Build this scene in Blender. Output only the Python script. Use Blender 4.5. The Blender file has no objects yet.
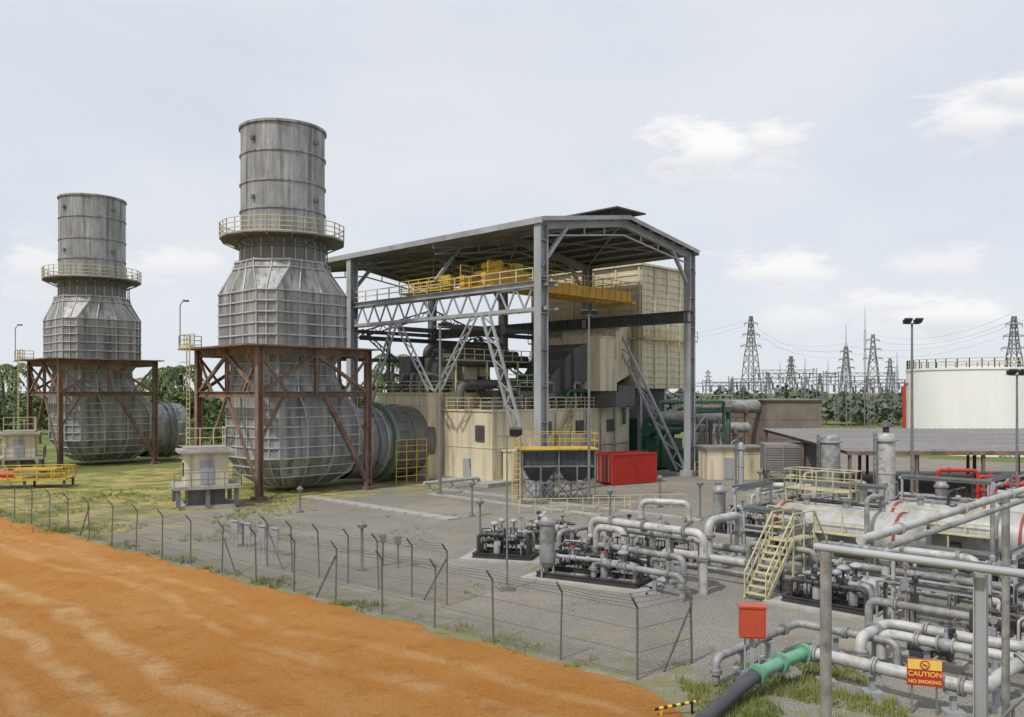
import bpy, math, random
from mathutils import Vector, Matrix
from mathutils import noise as mn
random.seed(7)
def rr(a,b): return a+(b-a)*random.random()
scene=bpy.context.scene
COL=scene.collection
U=Vector((0.698,0.716,0)).normalized(); V=Vector((-U.y,U.x,0)); W=-V
ANG=math.atan2(U.y,U.x); ANGW=math.atan2(W.y,W.x)
A0=Vector((2.4,70,0))
def at(b,d,z=0): return Vector((b*d,d,z))   # bearing tangent, distance
# ------------------------------------------------------------ materials
def nodes(m):
    m.use_nodes=True; nt=m.node_tree; nt.nodes.clear()
    return nt, nt.nodes, nt.links
def wm(name,c,c2=None,scale=1.0,rough=.6,metal=0,stretch=(1,1,1),bump=0,bscale=20,dirt=.35,lo=.35,hi=.7,rust=0,streak=0):
    m=bpy.data.materials.new(name); nt,N,K=nodes(m)
    o=N.new('ShaderNodeOutputMaterial'); p=N.new('ShaderNodeBsdfPrincipled'); K.new(p.outputs[0],o.inputs[0])
    tc=N.new('ShaderNodeTexCoord'); mp=N.new('ShaderNodeMapping'); mp.inputs['Scale'].default_value=stretch
    K.new(tc.outputs['Object'],mp.inputs[0])
    n=N.new('ShaderNodeTexNoise'); n.inputs['Scale'].default_value=scale; n.inputs['Detail'].default_value=6; n.inputs['Roughness'].default_value=.65
    K.new(mp.outputs[0],n.inputs[0])
    r=N.new('ShaderNodeMapRange'); r.inputs[1].default_value=lo; r.inputs[2].default_value=hi
    K.new(n.outputs[0],r.inputs[0])
    if c2 is None: c2=tuple(x*(1-dirt) for x in c)
    mx=N.new('ShaderNodeMix'); mx.data_type='RGBA'
    mx.inputs[6].default_value=(*c,1); mx.inputs[7].default_value=(*c2,1)
    K.new(r.outputs[0],mx.inputs[0]); outc=mx.outputs[2]
    def layer(sc,st,a,b,amt,colr,outc):
        q=N.new('ShaderNodeMapping'); q.inputs['Scale'].default_value=st; K.new(tc.outputs['Object'],q.inputs[0])
        n2=N.new('ShaderNodeTexNoise'); n2.inputs['Scale'].default_value=sc; n2.inputs['Detail'].default_value=8; K.new(q.outputs[0],n2.inputs[0])
        r2=N.new('ShaderNodeMapRange'); r2.inputs[1].default_value=a; r2.inputs[2].default_value=b; r2.inputs[4].default_value=amt
        K.new(n2.outputs[0],r2.inputs[0])
        m2=N.new('ShaderNodeMix'); m2.data_type='RGBA'; m2.inputs[7].default_value=(*colr,1)
        K.new(r2.outputs[0],m2.inputs[0]); K.new(outc,m2.inputs[6]); return m2.outputs[2]
    if streak>0: outc=layer(2.2,(1,1,.07),.47,.68,streak,(.10,.098,.09),outc)
    if rust>0: outc=layer(scale*2.3,stretch,.62-.1*rust,.75,.8,(.16,.085,.045),outc)
    K.new(outc,p.inputs['Base Color'])
    p.inputs['Roughness'].default_value=rough; p.inputs['Metallic'].default_value=metal
    if bump:
        n3=N.new('ShaderNodeTexNoise'); n3.inputs['Scale'].default_value=bscale; n3.inputs['Detail'].default_value=4
        K.new(tc.outputs['Object'],n3.inputs[0])
        b=N.new('ShaderNodeBump'); b.inputs['Strength'].default_value=bump; b.inputs['Distance'].default_value=.05
        K.new(n3.outputs[0],b.inputs['Height']); K.new(b.outputs[0],p.inputs['Normal'])
    return m
M={}
M['tower']=wm('weathered_sheet_metal',(.40,.405,.405),(.19,.192,.192),.75,.5,.25,(1,1,.3),.35,2.5,lo=.36,hi=.64,streak=.85)
M['rib']=wm('galvanised_rib',(.53,.53,.525),(.32,.32,.315),.8,.55,.15,(1,1,.4))
M['towerdark']=wm('stained_metal',(.22,.22,.215),(.12,.118,.11),.6,.6,.3,(1,1,.3),streak=.6)
M['rust']=wm('rusty_brown_steel',(.25,.155,.11),(.12,.078,.058),1.2,.8,0,(1,1,.5),lo=.38,hi=.62,streak=.3)
M['rail']=wm('pale_yellow_rail',(.58,.53,.31),(.36,.33,.21),1,.6)
M['yellow']=wm('yellow_paint',(.66,.45,.05),(.42,.27,.05),1,.5)
M['orange']=wm('orange_crane_paint',(.64,.36,.03),(.44,.23,.03),.8,.5)
M['cream']=wm('cream_cladding',(.70,.63,.46),(.57,.50,.35),.35,.65,0,(1,1,.3),rust=.1,streak=.4)
M['cream2']=wm('cream_louvre',(.66,.60,.44),(.54,.48,.34),.3,.65,0,(1,1,.3),streak=.35)
M['steel']=wm('grey_painted_steel',(.38,.40,.42),(.25,.26,.27),.5,.55,.1,(1,1,.4),rust=.1)
M['steeldark']=wm('dark_steel',(.10,.105,.11),(.06,.062,.065),.5,.6,.2)
M['duct']=wm('dark_grey_duct',(.13,.13,.13),(.075,.075,.075),.5,.6,.1,(1,1,.4),streak=.3)
M['roofm']=wm('shed_roof_sheet',(.085,.08,.078),(.05,.047,.045),.3,.7,.1,(1,1,1))
M['roofgrey']=wm('weathered_roof_sheet',(.25,.24,.23),(.16,.15,.145),.3,.75,0,(.3,2,1),streak=.3)
M['pipe']=wm('grey_painted_pipe',(.31,.315,.31),(.17,.17,.16),1.6,.5,.1,lo=.4,hi=.62,rust=.6)
M['pipew']=wm('light_pipe',(.48,.48,.465),(.29,.285,.265),1.3,.48,.05,lo=.4,hi=.66,rust=.45)
M['vessel']=wm('silver_grey_vessel_paint',(.46,.46,.45),(.32,.315,.30),.8,.5,.1,rust=.25,streak=.35)
M['red']=wm('red_paint',(.50,.03,.02),(.34,.03,.02),1,.45)
M['redband']=wm('dull_red_band',(.32,.05,.03),(.22,.04,.03),2,.55)
M['orangebox']=wm('faded_red_box',(.50,.075,.03),(.40,.06,.03),2,.5)
M['dark']=wm('black_fittings',(.05,.05,.05),(.03,.027,.024),2,.5)
M['maroon']=wm('brown_valve',(.085,.055,.045),(.05,.032,.028),2,.5)
M['green']=wm('green_machine_paint',(.03,.12,.07),(.02,.08,.045),1,.45)
M['ring']=wm('pale_green_flange',(.16,.25,.17),(.10,.16,.11),1,.5)
M['greenp']=wm('light_green_pipe',(.16,.38,.25),(.10,.25,.16),1.5,.45,rust=.2)
M['rubber']=wm('dark_grey_hose',(.07,.075,.085),(.05,.05,.055),2,.6)
M['white']=wm('white_tank_paint',(.84,.84,.83),(.74,.735,.715),.25,.5,0,(1,1,.2))
M['concrete']=wm('concrete',(.42,.40,.37),(.27,.255,.23),.8,.9,0,(1,1,1),.4,25)
M['bluegrey']=wm('dark_grey_cooler',(.075,.082,.095),(.045,.048,.055),1,.55,.2)
M['galv']=wm('galvanised_post',(.25,.26,.25),(.15,.15,.145),2,.55,.4)
M['fencem']=wm('fence_post_steel',(.17,.175,.165),(.10,.10,.095),2,.6,.3)
M['bark']=wm('bark',(.12,.095,.07),(.07,.055,.04),3,.9)
M['palmbark']=wm('palm_bark',(.16,.14,.11),(.09,.08,.06),3,.9,0,(1,1,4))
M['brown']=wm('brown_cladding',(.23,.185,.15),(.15,.12,.10),.4,.8)
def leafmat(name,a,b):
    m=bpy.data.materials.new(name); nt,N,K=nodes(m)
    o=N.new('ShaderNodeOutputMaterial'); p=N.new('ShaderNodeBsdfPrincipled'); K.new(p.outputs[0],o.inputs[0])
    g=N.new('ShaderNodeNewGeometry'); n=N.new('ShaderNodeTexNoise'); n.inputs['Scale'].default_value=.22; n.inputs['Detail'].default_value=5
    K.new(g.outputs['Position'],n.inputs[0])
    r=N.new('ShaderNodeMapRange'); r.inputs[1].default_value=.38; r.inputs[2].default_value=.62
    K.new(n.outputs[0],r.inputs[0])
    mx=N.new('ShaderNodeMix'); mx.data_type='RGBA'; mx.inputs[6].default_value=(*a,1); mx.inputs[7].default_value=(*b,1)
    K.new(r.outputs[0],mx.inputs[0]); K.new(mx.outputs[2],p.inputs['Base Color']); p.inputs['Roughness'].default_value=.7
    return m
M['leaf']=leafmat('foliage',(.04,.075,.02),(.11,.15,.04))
M['leaffar']=leafmat('haze_tinted_foliage',(.09,.12,.085),(.14,.17,.11))  # paler, greyer greens: distance haze is mixed into the leaf colour
M['grassb']=leafmat('grass_blades',(.12,.17,.03),(.25,.26,.07))
# ------------------------------------------------------------ mesh builder
class MB:
    def __init__(s): s.v=[];s.f=[];s.m=[];s.cuts=[]
    def cut(s):
        if s.v and (not s.cuts or s.cuts[-1][0]!=len(s.v)): s.cuts.append((len(s.v),len(s.f)))
    def pieces(s):
        if not s.cuts: return [s]
        out=[];a=(0,0)
        for c in s.cuts+[(len(s.v),len(s.f))]:
            if c[0]>a[0]:
                q=MB(); q.v=s.v[a[0]:c[0]]; q.f=[[i-a[0] for i in f] for f in s.f[a[1]:c[1]]]; q.m=s.m[a[1]:c[1]]; out.append(q)
            a=c
        return out
    def add(s,vs,fs,m=0):
        b=len(s.v); s.v.extend([tuple(x) for x in vs])
        for f in fs: s.f.append([i+b for i in f]); s.m.append(m)
    def box(s,c,d,rz=0,m=0):
        c=Vector(c); x,y,z=d[0]/2,d[1]/2,d[2]/2; ca,sa=math.cos(rz),math.sin(rz)
        vs=[(c.x+px*ca-py*sa,c.y+px*sa+py*ca,c.z+pz) for px,py,pz in
            [(-x,-y,-z),(x,-y,-z),(x,y,-z),(-x,y,-z),(-x,-y,z),(x,-y,z),(x,y,z),(-x,y,z)]]
        s.add(vs,[(0,3,2,1),(4,5,6,7),(0,1,5,4),(1,2,6,5),(2,3,7,6),(3,0,4,7)],m)
    def bb(s,a,b,m=0):
        s.box([(a[i]+b[i])/2 for i in range(3)],[abs(b[i]-a[i]) for i in range(3)],0,m)
    def frame(s,d):
        d=d.normalized(); up=Vector((0,0,1)) if abs(d.z)<.99 else Vector((0,1,0))
        x=d.cross(up).normalized(); y=x.cross(d).normalized(); return x,y
    def beam(s,p,q,w,h=None,m=0):
        h=h or w; p=Vector(p);q=Vector(q); d=q-p
        if d.length<1e-5: return
        x,y=s.frame(d); x=x*w/2;y=y*h/2
        vs=[p-x-y,p+x-y,p+x+y,p-x+y,q-x-y,q+x-y,q+x+y,q-x+y]
        s.add(vs,[(0,1,2,3),(7,6,5,4),(0,4,5,1),(1,5,6,2),(2,6,7,3),(3,7,4,0)],m)
    def ibeam(s,p,q,w,h,t=None,m=0,side=None):
        p=Vector(p);q=Vector(q); t=t or h*.09; x,y=s.frame(q-p)
        if side is not None:
            y=Vector(side).normalized(); x=(q-p).normalized().cross(y)
        def sl(off,ww,hh):
            a=p+y*off;b=q+y*off; X=x*ww/2;Y=y*hh/2
            s.add([a-X-Y,a+X-Y,a+X+Y,a-X+Y,b-X-Y,b+X-Y,b+X+Y,b-X+Y],[(0,1,2,3),(7,6,5,4),(0,4,5,1),(1,5,6,2),(2,6,7,3),(3,7,4,0)],m)
        sl(h/2-t/2,w,t); sl(-h/2+t/2,w,t); sl(0,t,h-2*t)
    def cyl(s,p,q,r,r2=None,n=12,cap=True,m=0):
        r2=r if r2 is None else r2; p=Vector(p);q=Vector(q); x,y=s.frame(q-p); vs=[]
        for (c,rad) in ((p,r),(q,r2)):
            for i in range(n):
                a=2*math.pi*i/n; vs.append(c+x*math.cos(a)*rad+y*math.sin(a)*rad)
        fs=[(i,i+n,(i+1)%n+n,(i+1)%n) for i in range(n)]
        if cap: fs+= [tuple(range(n)),tuple(reversed(range(n,2*n)))]
        s.add(vs,fs,m)
    def tube(s,pts,r,n=8,bend=None,m=0,seg=5):
        pts=[Vector(p) for p in pts]; bend=bend if bend is not None else r*2.6
        out=[pts[0]]
        for i in range(1,len(pts)-1):
            a,b,c=pts[i-1],pts[i],pts[i+1]; l=min(bend,(a-b).length*.49,(c-b).length*.49)
            p=b+(a-b).normalized()*l; q=b+(c-b).normalized()*l
            for k in range(seg+1):
                t=k/seg; out.append(p*(1-t)**2+b*2*t*(1-t)+q*t*t)
        out.append(pts[-1]); x,y=s.frame(out[1]-out[0]); vs=[]
        for i,pt in enumerate(out):
            d=(out[min(i+1,len(out)-1)]-out[max(i-1,0)]).normalized()
            x=(x-d*x.dot(d)); 
            if x.length<1e-4: x,_=s.frame(d)
            x.normalize(); y=d.cross(x)
            for k in range(n):
                a=2*math.pi*k/n; vs.append(pt+x*math.cos(a)*r+y*math.sin(a)*r)
        fs=[]
        for i in range(len(out)-1):
            for k in range(n): fs.append((i*n+k,i*n+(k+1)%n,(i+1)*n+(k+1)%n,(i+1)*n+k))
        L=len(out)-1
        fs.append(tuple(reversed(range(n)))); fs.append(tuple(range(L*n,L*n+n)))
        s.add(vs,fs,m)
    def lathe(s,prof,n=32,o=(0,0,0),ax='z',m=0):
        o=Vector(o); vs=[]
        for r,z in prof:
            for i in range(n):
                a=2*math.pi*i/n; c,d=math.cos(a)*r,math.sin(a)*r
                vs.append(o+(Vector((c,d,z)) if ax=='z' else Vector((z,c,d))))
        fs=[]
        for j in range(len(prof)-1):
            for i in range(n): fs.append((j*n+i,j*n+(i+1)%n,(j+1)*n+(i+1)%n,(j+1)*n+i))
        s.add(vs,fs,m)
    def rail(s,path,h=1.1,sp=1.5,r=.035,closed=False,mids=2,m=0,toe=False):
        P=[Vector(p) for p in path]
        if closed: P=P+[P[0]]
        for a,b in zip(P[:-1],P[1:]):
            L=(b-a).length; n=max(1,round(L/sp))
            for i in range(n+1):
                p=a.lerp(b,i/n); s.beam(p,p+Vector((0,0,h)),r*2,m=m)
            for k in range(mids):
                z=Vector((0,0,h*(1-k/ (mids))))
                s.beam(a+z,b+z,r*1.8,m=m)
            if toe: s.beam(a+Vector((0,0,.12)),b+Vector((0,0,.12)),.04,.22,m=m)
    def ladder(s,p,h,w=.45,dirx=(1,0,0),m=0):
        p=Vector(p); d=Vector(dirx)*w/2
        s.beam(p-d,p-d+Vector((0,0,h)),.07,m=m); s.beam(p+d,p+d+Vector((0,0,h)),.07,m=m)
        z=.3
        while z<h: s.beam(p-d+Vector((0,0,z)),p+d+Vector((0,0,z)),.05,m=m); z+=.4
    def laced(s,p,q,w,side,t=.16,m=0):
        p=Vector(p);q=Vector(q); x=Vector(side).normalized()*w/2
        s.beam(p-x,q-x,t,m=m); s.beam(p+x,q+x,t,m=m)
        n=max(2,int((q-p).length/w)); 
        for i in range(n):
            a=p.lerp(q,i/n); b=p.lerp(q,(i+1)/n); sg=1 if i%2 else -1
            s.beam(a+x*sg,b-x*sg,t*.55,m=m)
    def mesh(s,name,mats,smooth=True):
        me=bpy.data.meshes.new(name); me.from_pydata(s.v,[],s.f)
        for mt in mats: me.materials.append(mt)
        if len(mats)>1: me.polygons.foreach_set('material_index',s.m)
        me.update()
        if smooth:
            me.shade_smooth(); me.set_sharp_from_angle(angle=math.radians(38))
        return me
def mats(m):
    if not isinstance(m,(list,tuple)): m=[m]
    return [M[x] if isinstance(x,str) else x for x in m]
def T(name,label,cat,loc=(0,0,0),rz=0,group=None):
    o=bpy.data.objects.new(name,None); o.location=loc; o.rotation_euler=(0,0,rz); o.empty_display_size=.5
    COL.objects.link(o); o['label']=label; o['category']=cat
    if group: o['group']=group
    return o
def P(mb,name,parent,m,label=None,smooth=True,loc=(0,0,0)):
    for q in mb.pieces():
        o=bpy.data.objects.new(name,q.mesh(name,mats(m),smooth)); COL.objects.link(o); o.parent=parent; o.location=loc
        if label: o['label']=label
    return o
def S(mb,name,m,label,cat,loc=(0,0,0),rz=0,group=None,kind=None,smooth=True):
    o=bpy.data.objects.new(name,mb.mesh(name,mats(m),smooth)); COL.objects.link(o); o.location=loc; o.rotation_euler=(0,0,rz)
    if label: o['label']=label
    if cat: o['category']=cat
    if group: o['group']=group
    if kind: o['kind']=kind
    return o
def kids(o): return [c for c in bpy.data.objects if c.parent==o]
def dup(src,loc,rz=None,label=None):
    n=src.copy(); COL.objects.link(n); n.location=loc
    if rz is not None: n.rotation_euler=(0,0,rz)
    if label: n['label']=label
    def rec(a,b):
        for c in kids(a):
            k=c.copy(); COL.objects.link(k); k.parent=b; rec(c,k)
    rec(src,n)
    return n
# ------------------------------------------------------------ world
SUN=Vector((-.50,-.62,1.0)).normalized()
w=bpy.data.worlds.new("World"); scene.world=w; w.use_nodes=True
nt=w.node_tree; N=nt.nodes; K=nt.links; N.clear()
out=N.new('ShaderNodeOutputWorld'); bg=N.new('ShaderNodeBackground'); K.new(bg.outputs[0],out.inputs[0]); bg.inputs[1].default_value=.1
sky=N.new('ShaderNodeTexSky'); sky.sky_type='NISHITA'; sky.sun_disc=False
sky.sun_elevation=math.asin(SUN.z); sky.sun_rotation=math.atan2(SUN.x,SUN.y)
tc=N.new('ShaderNodeTexCoord'); sep=N.new('ShaderNodeSeparateXYZ'); K.new(tc.outputs['Generated'],sep.inputs[0])
def math_(op,a,b=None,clamp=False):
    n=N.new('ShaderNodeMath'); n.operation=op; n.use_clamp=clamp
    for i,x in enumerate((a,b)):
        if x is None: continue
        if isinstance(x,(int,float)): n.inputs[i].default_value=x
        else: K.new(x,n.inputs[i])
    return n.outputs[0]
def mixc(f,a,b):
    n=N.new('ShaderNodeMix'); n.data_type='RGBA'
    for i,x in ((0,f),(6,a),(7,b)):
        if isinstance(x,(int,float)): n.inputs[i].default_value=x
        elif isinstance(x,tuple): n.inputs[i].default_value=(*x,1)
        else: K.new(x,n.inputs[i])
    return n.outputs[2]
def mr(x,a,b,c=0,d=1):
    n=N.new('ShaderNodeMapRange'); n.interpolation_type='SMOOTHSTEP'; K.new(x,n.inputs[0])
    for i,q in zip((1,2,3,4),(a,b,c,d)): n.inputs[i].default_value=q
    return n.outputs[0]
yy=math_('MAXIMUM',math_('ABSOLUTE',sep.outputs[1]),.15)
gx=math_('DIVIDE',sep.outputs[0],yy); gz=math_('DIVIDE',sep.outputs[2],yy)
mp=N.new('ShaderNodeMapping'); mp.inputs['Scale'].default_value=(1,1,2.6); K.new(tc.outputs['Generated'],mp.inputs[0])
n1=N.new('ShaderNodeTexNoise'); n1.inputs['Scale'].default_value=2.2; n1.inputs['Detail'].default_value=6; n1.inputs['Roughness'].default_value=.5; K.new(mp.outputs[0],n1.inputs[0])
n2=N.new('ShaderNodeTexNoise'); n2.inputs['Scale'].default_value=14; n2.inputs['Detail'].default_value=9; n2.inputs['Roughness'].default_value=.62; K.new(mp.outputs[0],n2.inputs[0])
haze=mixc(mr(n1.outputs[0],.3,.72),(7.15,7.6,8.45),(8.35,8.6,9.0))
hz=mr(sep.outputs[2],0,.16,1,0)
haze=mixc(math_('MULTIPLY',hz,.6),haze,(7.7,8.25,8.8))
col=mixc(.92,sky.outputs[0],haze)
puffs=[((715-512)/850,(392-152)/850,.095,.042,1),((772-512)/850,(392-138)/850,.045,.03,.9),((985-512)/850,(392-120)/850,.09,.04,.85),((1015-512)/850,(392-85)/850,.05,.04,.9),
 ((785-512)/850,(392-272)/850,.07,.035,.85),((930-512)/850,(392-265)/850,.08,.025,.5),((940-512)/850,(392-315)/850,.12,.03,.8),((168-512)/850,(392-262)/850,.07,.03,.6),((30-512)/850,(392-262)/850,.05,.05,.6),((880-512)/850,(392-302)/850,.07,.02,.6),((790-512)/850,(392-318)/850,.08,.02,.4)]
tot=None; low=None
for cx,cz,sx,sz,a in puffs:
    dx=math_('DIVIDE',math_('SUBTRACT',gx,cx),sx); dz=math_('DIVIDE',math_('SUBTRACT',gz,cz),sz)
    d=math_('SQRT',math_('ADD',math_('MULTIPLY',dx,dx),math_('MULTIPLY',dz,dz)))
    f=math_('ADD',math_('SUBTRACT',1,d),math_('MULTIPLY',math_('SUBTRACT',n2.outputs[0],.5),3.2))
    k=math_('MULTIPLY',mr(f,-.05,.8),a)
    tot=k if tot is None else math_('MAXIMUM',tot,k)
    l=math_('MULTIPLY',k,mr(dz,.25,-.7)); low=l if low is None else math_('MAXIMUM',low,l)
cl=mixc(low,(10.3,10.1,9.8),(6.7,6.85,7.3))
col=mixc(math_('MULTIPLY',tot,.88),col,cl)
K.new(col,bg.inputs[0])
sd=bpy.data.lights.new('sun','SUN'); sd.energy=2.8; sd.angle=math.radians(3); sd.color=(1,.95,.87)
so=bpy.data.objects.new('sun',sd); COL.objects.link(so); so.rotation_euler=SUN.to_track_quat('Z','Y').to_euler()
scene.view_settings.view_transform='Standard'; scene.view_settings.look='None'; scene.view_settings.exposure=0
# ------------------------------------------------------------ camera
cd=bpy.data.cameras.new('camera'); co=bpy.data.objects.new('camera',cd); COL.objects.link(co); scene.camera=co
co.location=(0,0,8.5); co.rotation_euler=(math.pi/2,0,0); cd.sensor_width=36; cd.lens=36*850/1024; cd.shift_y=33.5/1024; cd.clip_end=6000; cd.clip_start=.1
# ------------------------------------------------------------ ground
def gmat(name,build):
    m=bpy.data.materials.new(name); nt_,N_,K_=nodes(m)
    o=N_.new('ShaderNodeOutputMaterial'); p=N_.new('ShaderNodeBsdfPrincipled'); K_.new(p.outputs[0],o.inputs[0]); p.inputs['Roughness'].default_value=.95; p.inputs['Specular IOR Level'].default_value=.15
    g=N_.new('ShaderNodeNewGeometry')
    def noise(scale,detail=5,rough=.6,st=(1,1,1),rot=0):
        mp=N_.new('ShaderNodeMapping'); mp.vector_type='TEXTURE'; mp.inputs['Rotation'].default_value=(0,0,rot); mp.inputs['Scale'].default_value=st
        K_.new(g.outputs['Position'],mp.inputs[0]); n=N_.new('ShaderNodeTexNoise'); n.inputs['Scale'].default_value=scale; n.inputs['Detail'].default_value=detail; n.inputs['Roughness'].default_value=rough
        K_.new(mp.outputs[0],n.inputs[0]); return n.outputs[0]
    def rng(x,a,b,c=0,d=1):
        n=N_.new('ShaderNodeMapRange'); K_.new(x,n.inputs[0])
        for i,q in zip((1,2,3,4),(a,b,c,d)): n.inputs[i].default_value=q
        return n.outputs[0]
    def mx(f,a,b):
        n=N_.new('ShaderNodeMix'); n.data_type='RGBA'
        for i,x in ((0,f),(6,a),(7,b)):
            if isinstance(x,(int,float)): n.inputs[i].default_value=x
            elif isinstance(x,tuple): n.inputs[i].default_value=(*x,1)
            else: K_.new(x,n.inputs[i])
        return n.outputs[2]
    def mt(op,a,b=0.0,clamp=False):
        n=N_.new('ShaderNodeMath'); n.operation=op; n.use_clamp=clamp
        for i,x in enumerate((a,b)):
            if isinstance(x,(int,float)): n.inputs[i].default_value=x
            else: K_.new(x,n.inputs[i])
        return n.outputs[0]
    sp=N_.new('ShaderNodeSeparateXYZ'); K_.new(g.outputs['Position'],sp.inputs[0])
    c,h=build(noise,rng,mx,mt,sp)
    K_.new(c,p.inputs['Base Color'])
    b=N_.new('ShaderNodeBump'); b.inputs['Strength'].default_value=h[1]; b.inputs['Distance'].default_value=h[2]; K_.new(h[0],b.inputs['Height']); K_.new(b.outputs[0],p.inputs['Normal'])
    return m
def b_field(noise,rng,mx,mt,sp):
    c=mx(rng(noise(.06,6),.4,.62),(.10,.15,.035),(.20,.20,.07))
    c=mx(mt('MULTIPLY',rng(noise(.25,6),.52,.66),.6),c,(.34,.29,.16))
    return c,(noise(3,5),.6,.2)
def b_gravel(noise,rng,mx,mt,sp):
    c=mx(rng(noise(16,4,.75),.40,.60),(.115,.108,.097),(.38,.36,.325))
    c=mx(mt('MULTIPLY',rng(noise(.5,8,.8),.42,.66),.55),c,(.18,.165,.135))
    c=mx(mt('MULTIPLY',rng(noise(.11,7,.75),.50,.62),.35),c,(.40,.36,.28))
    far=rng(mt('SUBTRACT',mt('MULTIPLY',sp.outputs[0],-1.0),mt('MULTIPLY',sp.outputs[1],-.62)),42,68,-.09,.22)
    gm=rng(mt('ADD',noise(.16,9,.78),far),.55,.66)
    gc=mx(rng(noise(.35,7,.7),.42,.58),(.14,.17,.03),(.44,.36,.12))
    gc=mx(mt('MULTIPLY',rng(noise(2.5,6,.8),.5,.65),.5),gc,(.10,.12,.03))
    c=mx(mt('MULTIPLY',gm,.88),c,gc)
    sm=rng(noise(.3,8,.75,(1.6,1.6,1)),.56,.64)
    c=mx(mt('MULTIPLY',sm,.45),c,(.33,.27,.15))
    fl=rng(mt('ADD',mt('MULTIPLY',sp.outputs[0],.65),mt('MULTIPLY',sp.outputs[1],.76)),21.4,26,.16,-.05)
    nf=rng(mt('ADD',noise(.9,8,.7),fl),.60,.68)
    c=mx(mt('MULTIPLY',nf,.7),c,(.20,.20,.07))
    return c,(noise(16,4,.75),.8,.045)
def b_dirt(noise,rng,mx,mt,sp):
    rot=math.atan2(.65,-.76)
    c=mx(rng(noise(.18,8,.65),.35,.65),(.53,.215,.04),(.62,.30,.085))
    # wheel tracks running beside the fence, wandering a little
    wv=mt('SUBTRACT',21.48,mt('ADD',mt('MULTIPLY',sp.outputs[0],.65),mt('MULTIPLY',sp.outputs[1],.76)))
    wv=mt('ADD',wv,mt('MULTIPLY',mt('SUBTRACT',noise(.07,2,.5),.5),7.0))
    brk=rng(noise(.5,7,.7),.36,.60)
    for w0,wd,am in ((3.2,.45,.45),(5.0,.40,.5),(8.6,.55,.75),(10.5,.5,.8),(12.0,.4,.5),(14.2,.6,.7),(16.2,.6,.7)):
        b=rng(mt('ABSOLUTE',mt('SUBTRACT',wv,w0)),wd*.35,wd,1,0)
        c=mx(mt('MULTIPLY',mt('MULTIPLY',b,brk),am),c,(.76,.50,.25))
    c=mx(mt('MULTIPLY',rng(noise(.35,8,.7,(5,1,1),rot),.50,.68),.4),c,(.72,.43,.19))
    c=mx(mt('MULTIPLY',rng(noise(.7,9,.8),.52,.66),.6),c,(.38,.14,.022))
    c=mx(mt('MULTIPLY',rng(noise(10,6,.9),.50,.62),.6),c,(.30,.12,.03))
    c=mx(mt('MULTIPLY',rng(noise(17,5,.9),.54,.64),.55),c,(.80,.53,.29))
    c=mx(mt('MULTIPLY',rng(noise(4,7,.9),.57,.66),.5),c,(.25,.10,.028))
    return c,(noise(8,10,.9),1.0,.14)
M['field']=gmat('field_ground',b_field); M['gravel']=gmat('gravel',b_gravel); M['dirt']=gmat('orange_laterite',b_dirt)
g=MB(); g.add([(-3000,-500,0),(3000,-500,0),(3000,5000,0),(-3000,5000,0)],[(0,1,2,3)]); S(g,'ground','field',None,None,kind='structure')
F0=Vector((3.7,25.1,0)); FD=Vector((-.76,.65,0)).normalized(); FN=Vector((.65,.76,0)).normalized()
g=MB(); q=[F0+FD*s+FN*n for s,n in ((-45,-4),(78,-4),(78,95),(-90,95),(-90,-4))]
g.add([(p.x,p.y,.004) for p in q],[tuple(reversed(range(5)))]); S(g,'gravel_yard_ground','gravel',None,None,kind='structure')
edge=[]
s=95
while s>-0.5: edge.append((F0+FD*s-FN*.35,FN)); s-=.35
edge+= [(Vector((4.0,24.3,0)),FN),(Vector((4.4,23.2,0)),Vector((.85,.5,0))),(Vector((4.8,21.8,0)),Vector((.97,.2,0))),(Vector((5.1,19,0)),Vector((1,0,0))),(Vector((5.2,14,0)),Vector((1,0,0))),(Vector((5.2,2,0)),Vector((1,0,0)))]
ws=[0,.12,.3,.5,.75,1.05,1.4,1.8,2.2,2.6,3.1,3.6,4.2,4.8,5.5,6.3,7.2,8.2,9.4,10.8,12.5,14.5,17,20,24,30,38,48,60]
vs=[];fs=[]
for i,(p,n) in enumerate(edge):
    j=mn.noise(Vector((i*.17,0,0)))*.55+mn.noise(Vector((i*.65,3,0)))*.28
    for k,wv in enumerate(ws):
        q=p-n*wv + n*j*max(0,1-wv/3)
        z=.008 if k==0 else .03+ .12*min(1,wv/1.5)*(.6+.5*mn.noise(Vector((q.x*.35,q.y*.35,0))))+.06*abs(mn.noise(Vector((q.x*1.6,q.y*1.6,5))))+.035*mn.noise(Vector((q.x*4,q.y*4,1)))*min(1,wv)
        if k>0: z=max(z,.012)
        vs.append((q.x,q.y,z))
nw=len(ws)
for i in range(len(edge)-1):
    for k in range(nw-1): fs.append((i*nw+k,i*nw+k+1,(i+1)*nw+k+1,(i+1)*nw+k))
g=MB(); g.add(vs,fs); S(g,'dirt_road','dirt',None,None,kind='structure')
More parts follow.
